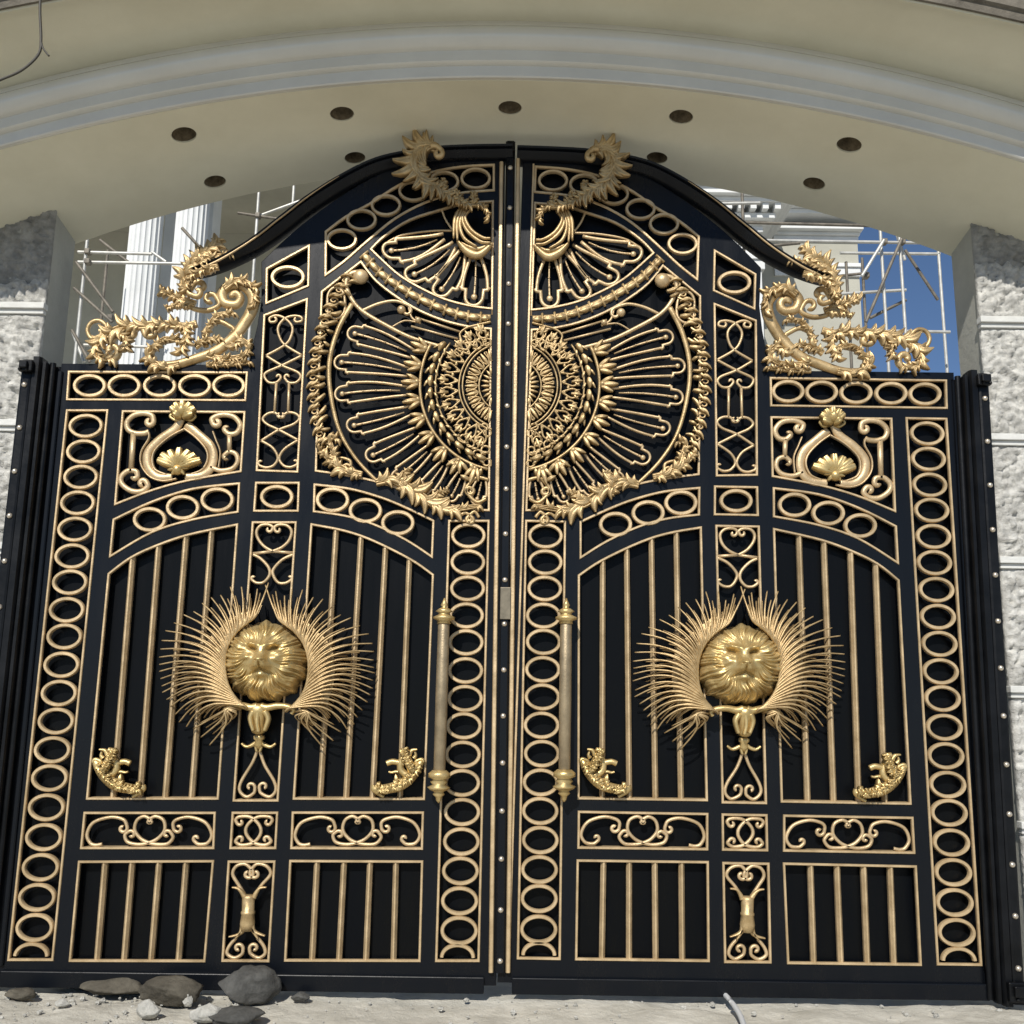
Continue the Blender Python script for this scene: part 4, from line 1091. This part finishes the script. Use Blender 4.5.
# ---------------------------------------------------------------- loose things
def rock(px, base_y, wpx, hpx, m, label, seed, yoff=0.0, flat=1.0, dp=.8):
    b = ground(px, base_y); s = (b.y + D) / F
    w_, h_ = wpx * s / 2, hpx * s
    mb = MB(); bm = bmesh.new(); bmesh.ops.create_icosphere(bm, subdivisions=4, radius=1)
    for v in bm.verts:
        p = v.co.copy(); q = p + Vector((seed * 5.3, 0, 0))
        # facet the stone with a few cutting planes
        rs = random.Random(seed)
        for _ in range(9):
            nn = Vector((rs.uniform(-1, 1), rs.uniform(-1, 1), rs.uniform(-1, 1))).normalized(); lim = rs.uniform(.62, .9)
            d = p.dot(nn)
            if d > lim: p -= nn * (d - lim) * .92
        p *= 1 + .10 * noise.noise(q * 2.2) + .06 * noise.noise(q * 5) + .03 * noise.noise(q * 12)
        v.co = Vector((b.x + p.x * w_ * 1.12, b.y + p.y * w_ * dp, h_ * .42 + p.z * h_ * .62))
    mb.v = [v.co.copy() for v in bm.verts]; mb.f = [tuple(v.index for v in f.verts) for f in bm.faces]; bm.free()
    o = mb.build('rock', m); tag(o, label, 'rock', 'rubble in front of the gate')
rock(247, 999, 54, 29, 'rock', 'dark rounded rock under the left gate leaf, largest of the rubble', 1)
rock(174, 1000, 60, 20, 'rock2', 'brown rock beside the largest dark rock, under the gate', 2)
rock(120, 990, 66, 15, 'rock2', 'flat brown slab of rock against the bottom of the gate', 3)
rock(82, 985, 40, 11, 'rock', 'small flat grey slab under the outer ring column', 4)
rock(148, 1016, 20, 14, 'rock3', 'small pale stone left of the chipped white slab', 5)
rock(208, 1019, 34, 13, 'rock3', 'chipped white slab on the ground before the brown rock', 6)
rock(187, 1006, 9, 10, 'rock3', 'tiny sharp pale stone before the brown rock', 7)
rock(236, 1022, 48, 12, 'rock', 'low grey stone at the photo bottom before the largest rock', 8)
rock(62, 1006, 12, 6, 'rock3', 'small pale chip alone on the sunlit ground at the far left', 10)
rock(20, 998, 26, 9, 'rock2', 'brown stone at the foot of the left pier', 11)
rock(300, 1000, 16, 7, 'rock', 'pebble right of the largest dark rock', 9)

rg = random.Random(5); mb = MB()
for _ in range(520):
    x = rg.uniform(-3.1, 3.1) if rg.random() < .45 else rg.uniform(-3.1, -1.2); y = -rg.random() ** 1.3 * .95 - .02; r = .004 + .014 * rg.random() ** 3
    c = Vector((x, y, r * .25 - .012)); b0 = len(mb.v); n = 6
    for k, (zz_, rr) in enumerate(((-.5, .8), (.15, 1), (.7, .55))):
        for i in range(n):
            a = 2 * PI * i / n + k * .4; q = r * rr * rg.uniform(.75, 1.2); mb.v.append(c + Vector((q * math.cos(a), q * math.sin(a), r * zz_ * rg.uniform(.8, 1.1))))
    for k in range(2):
        for i in range(n): mb.f.append((b0 + k * n + i, b0 + k * n + (i + 1) % n, b0 + (k + 1) * n + (i + 1) % n, b0 + (k + 1) * n + i))
    mb.f.append(tuple(b0 + 2 * n + i for i in range(n)))
tag(mb.build('gravel', 'rock3', smooth=False), 'scattered gravel and mortar crumbs on the ground before the gate', 'gravel', kind='stuff')

mb = MB(); L = [(690, 972), (708, 982), (722, 992), (733, 1004), (742, 1020), (745, 1040), (740, 1080)]
mb.ribbon([ground(x, y, .03) for x, y in cr(L)], .014); tag(mb.build('hose', 'hose'), 'thin pale hose curving out from under the right gate leaf', 'hose')
mb = MB(); L = [(42, -30), (40, 8), (41, 40), (38, 55), (22, 70), (0, 80), (-30, 92)]
mb.ribbon([at(x, y, -1.22) for x, y in cr(L)], .007); mb.ribbon([at(x, y, -1.22) for x, y in cr([(41, 40), (43, 48), (49, 56)])], .005)
tag(mb.build('hanging_wire', 'wire'), 'thin dark wire hanging before the arch in the top left corner', 'wire')
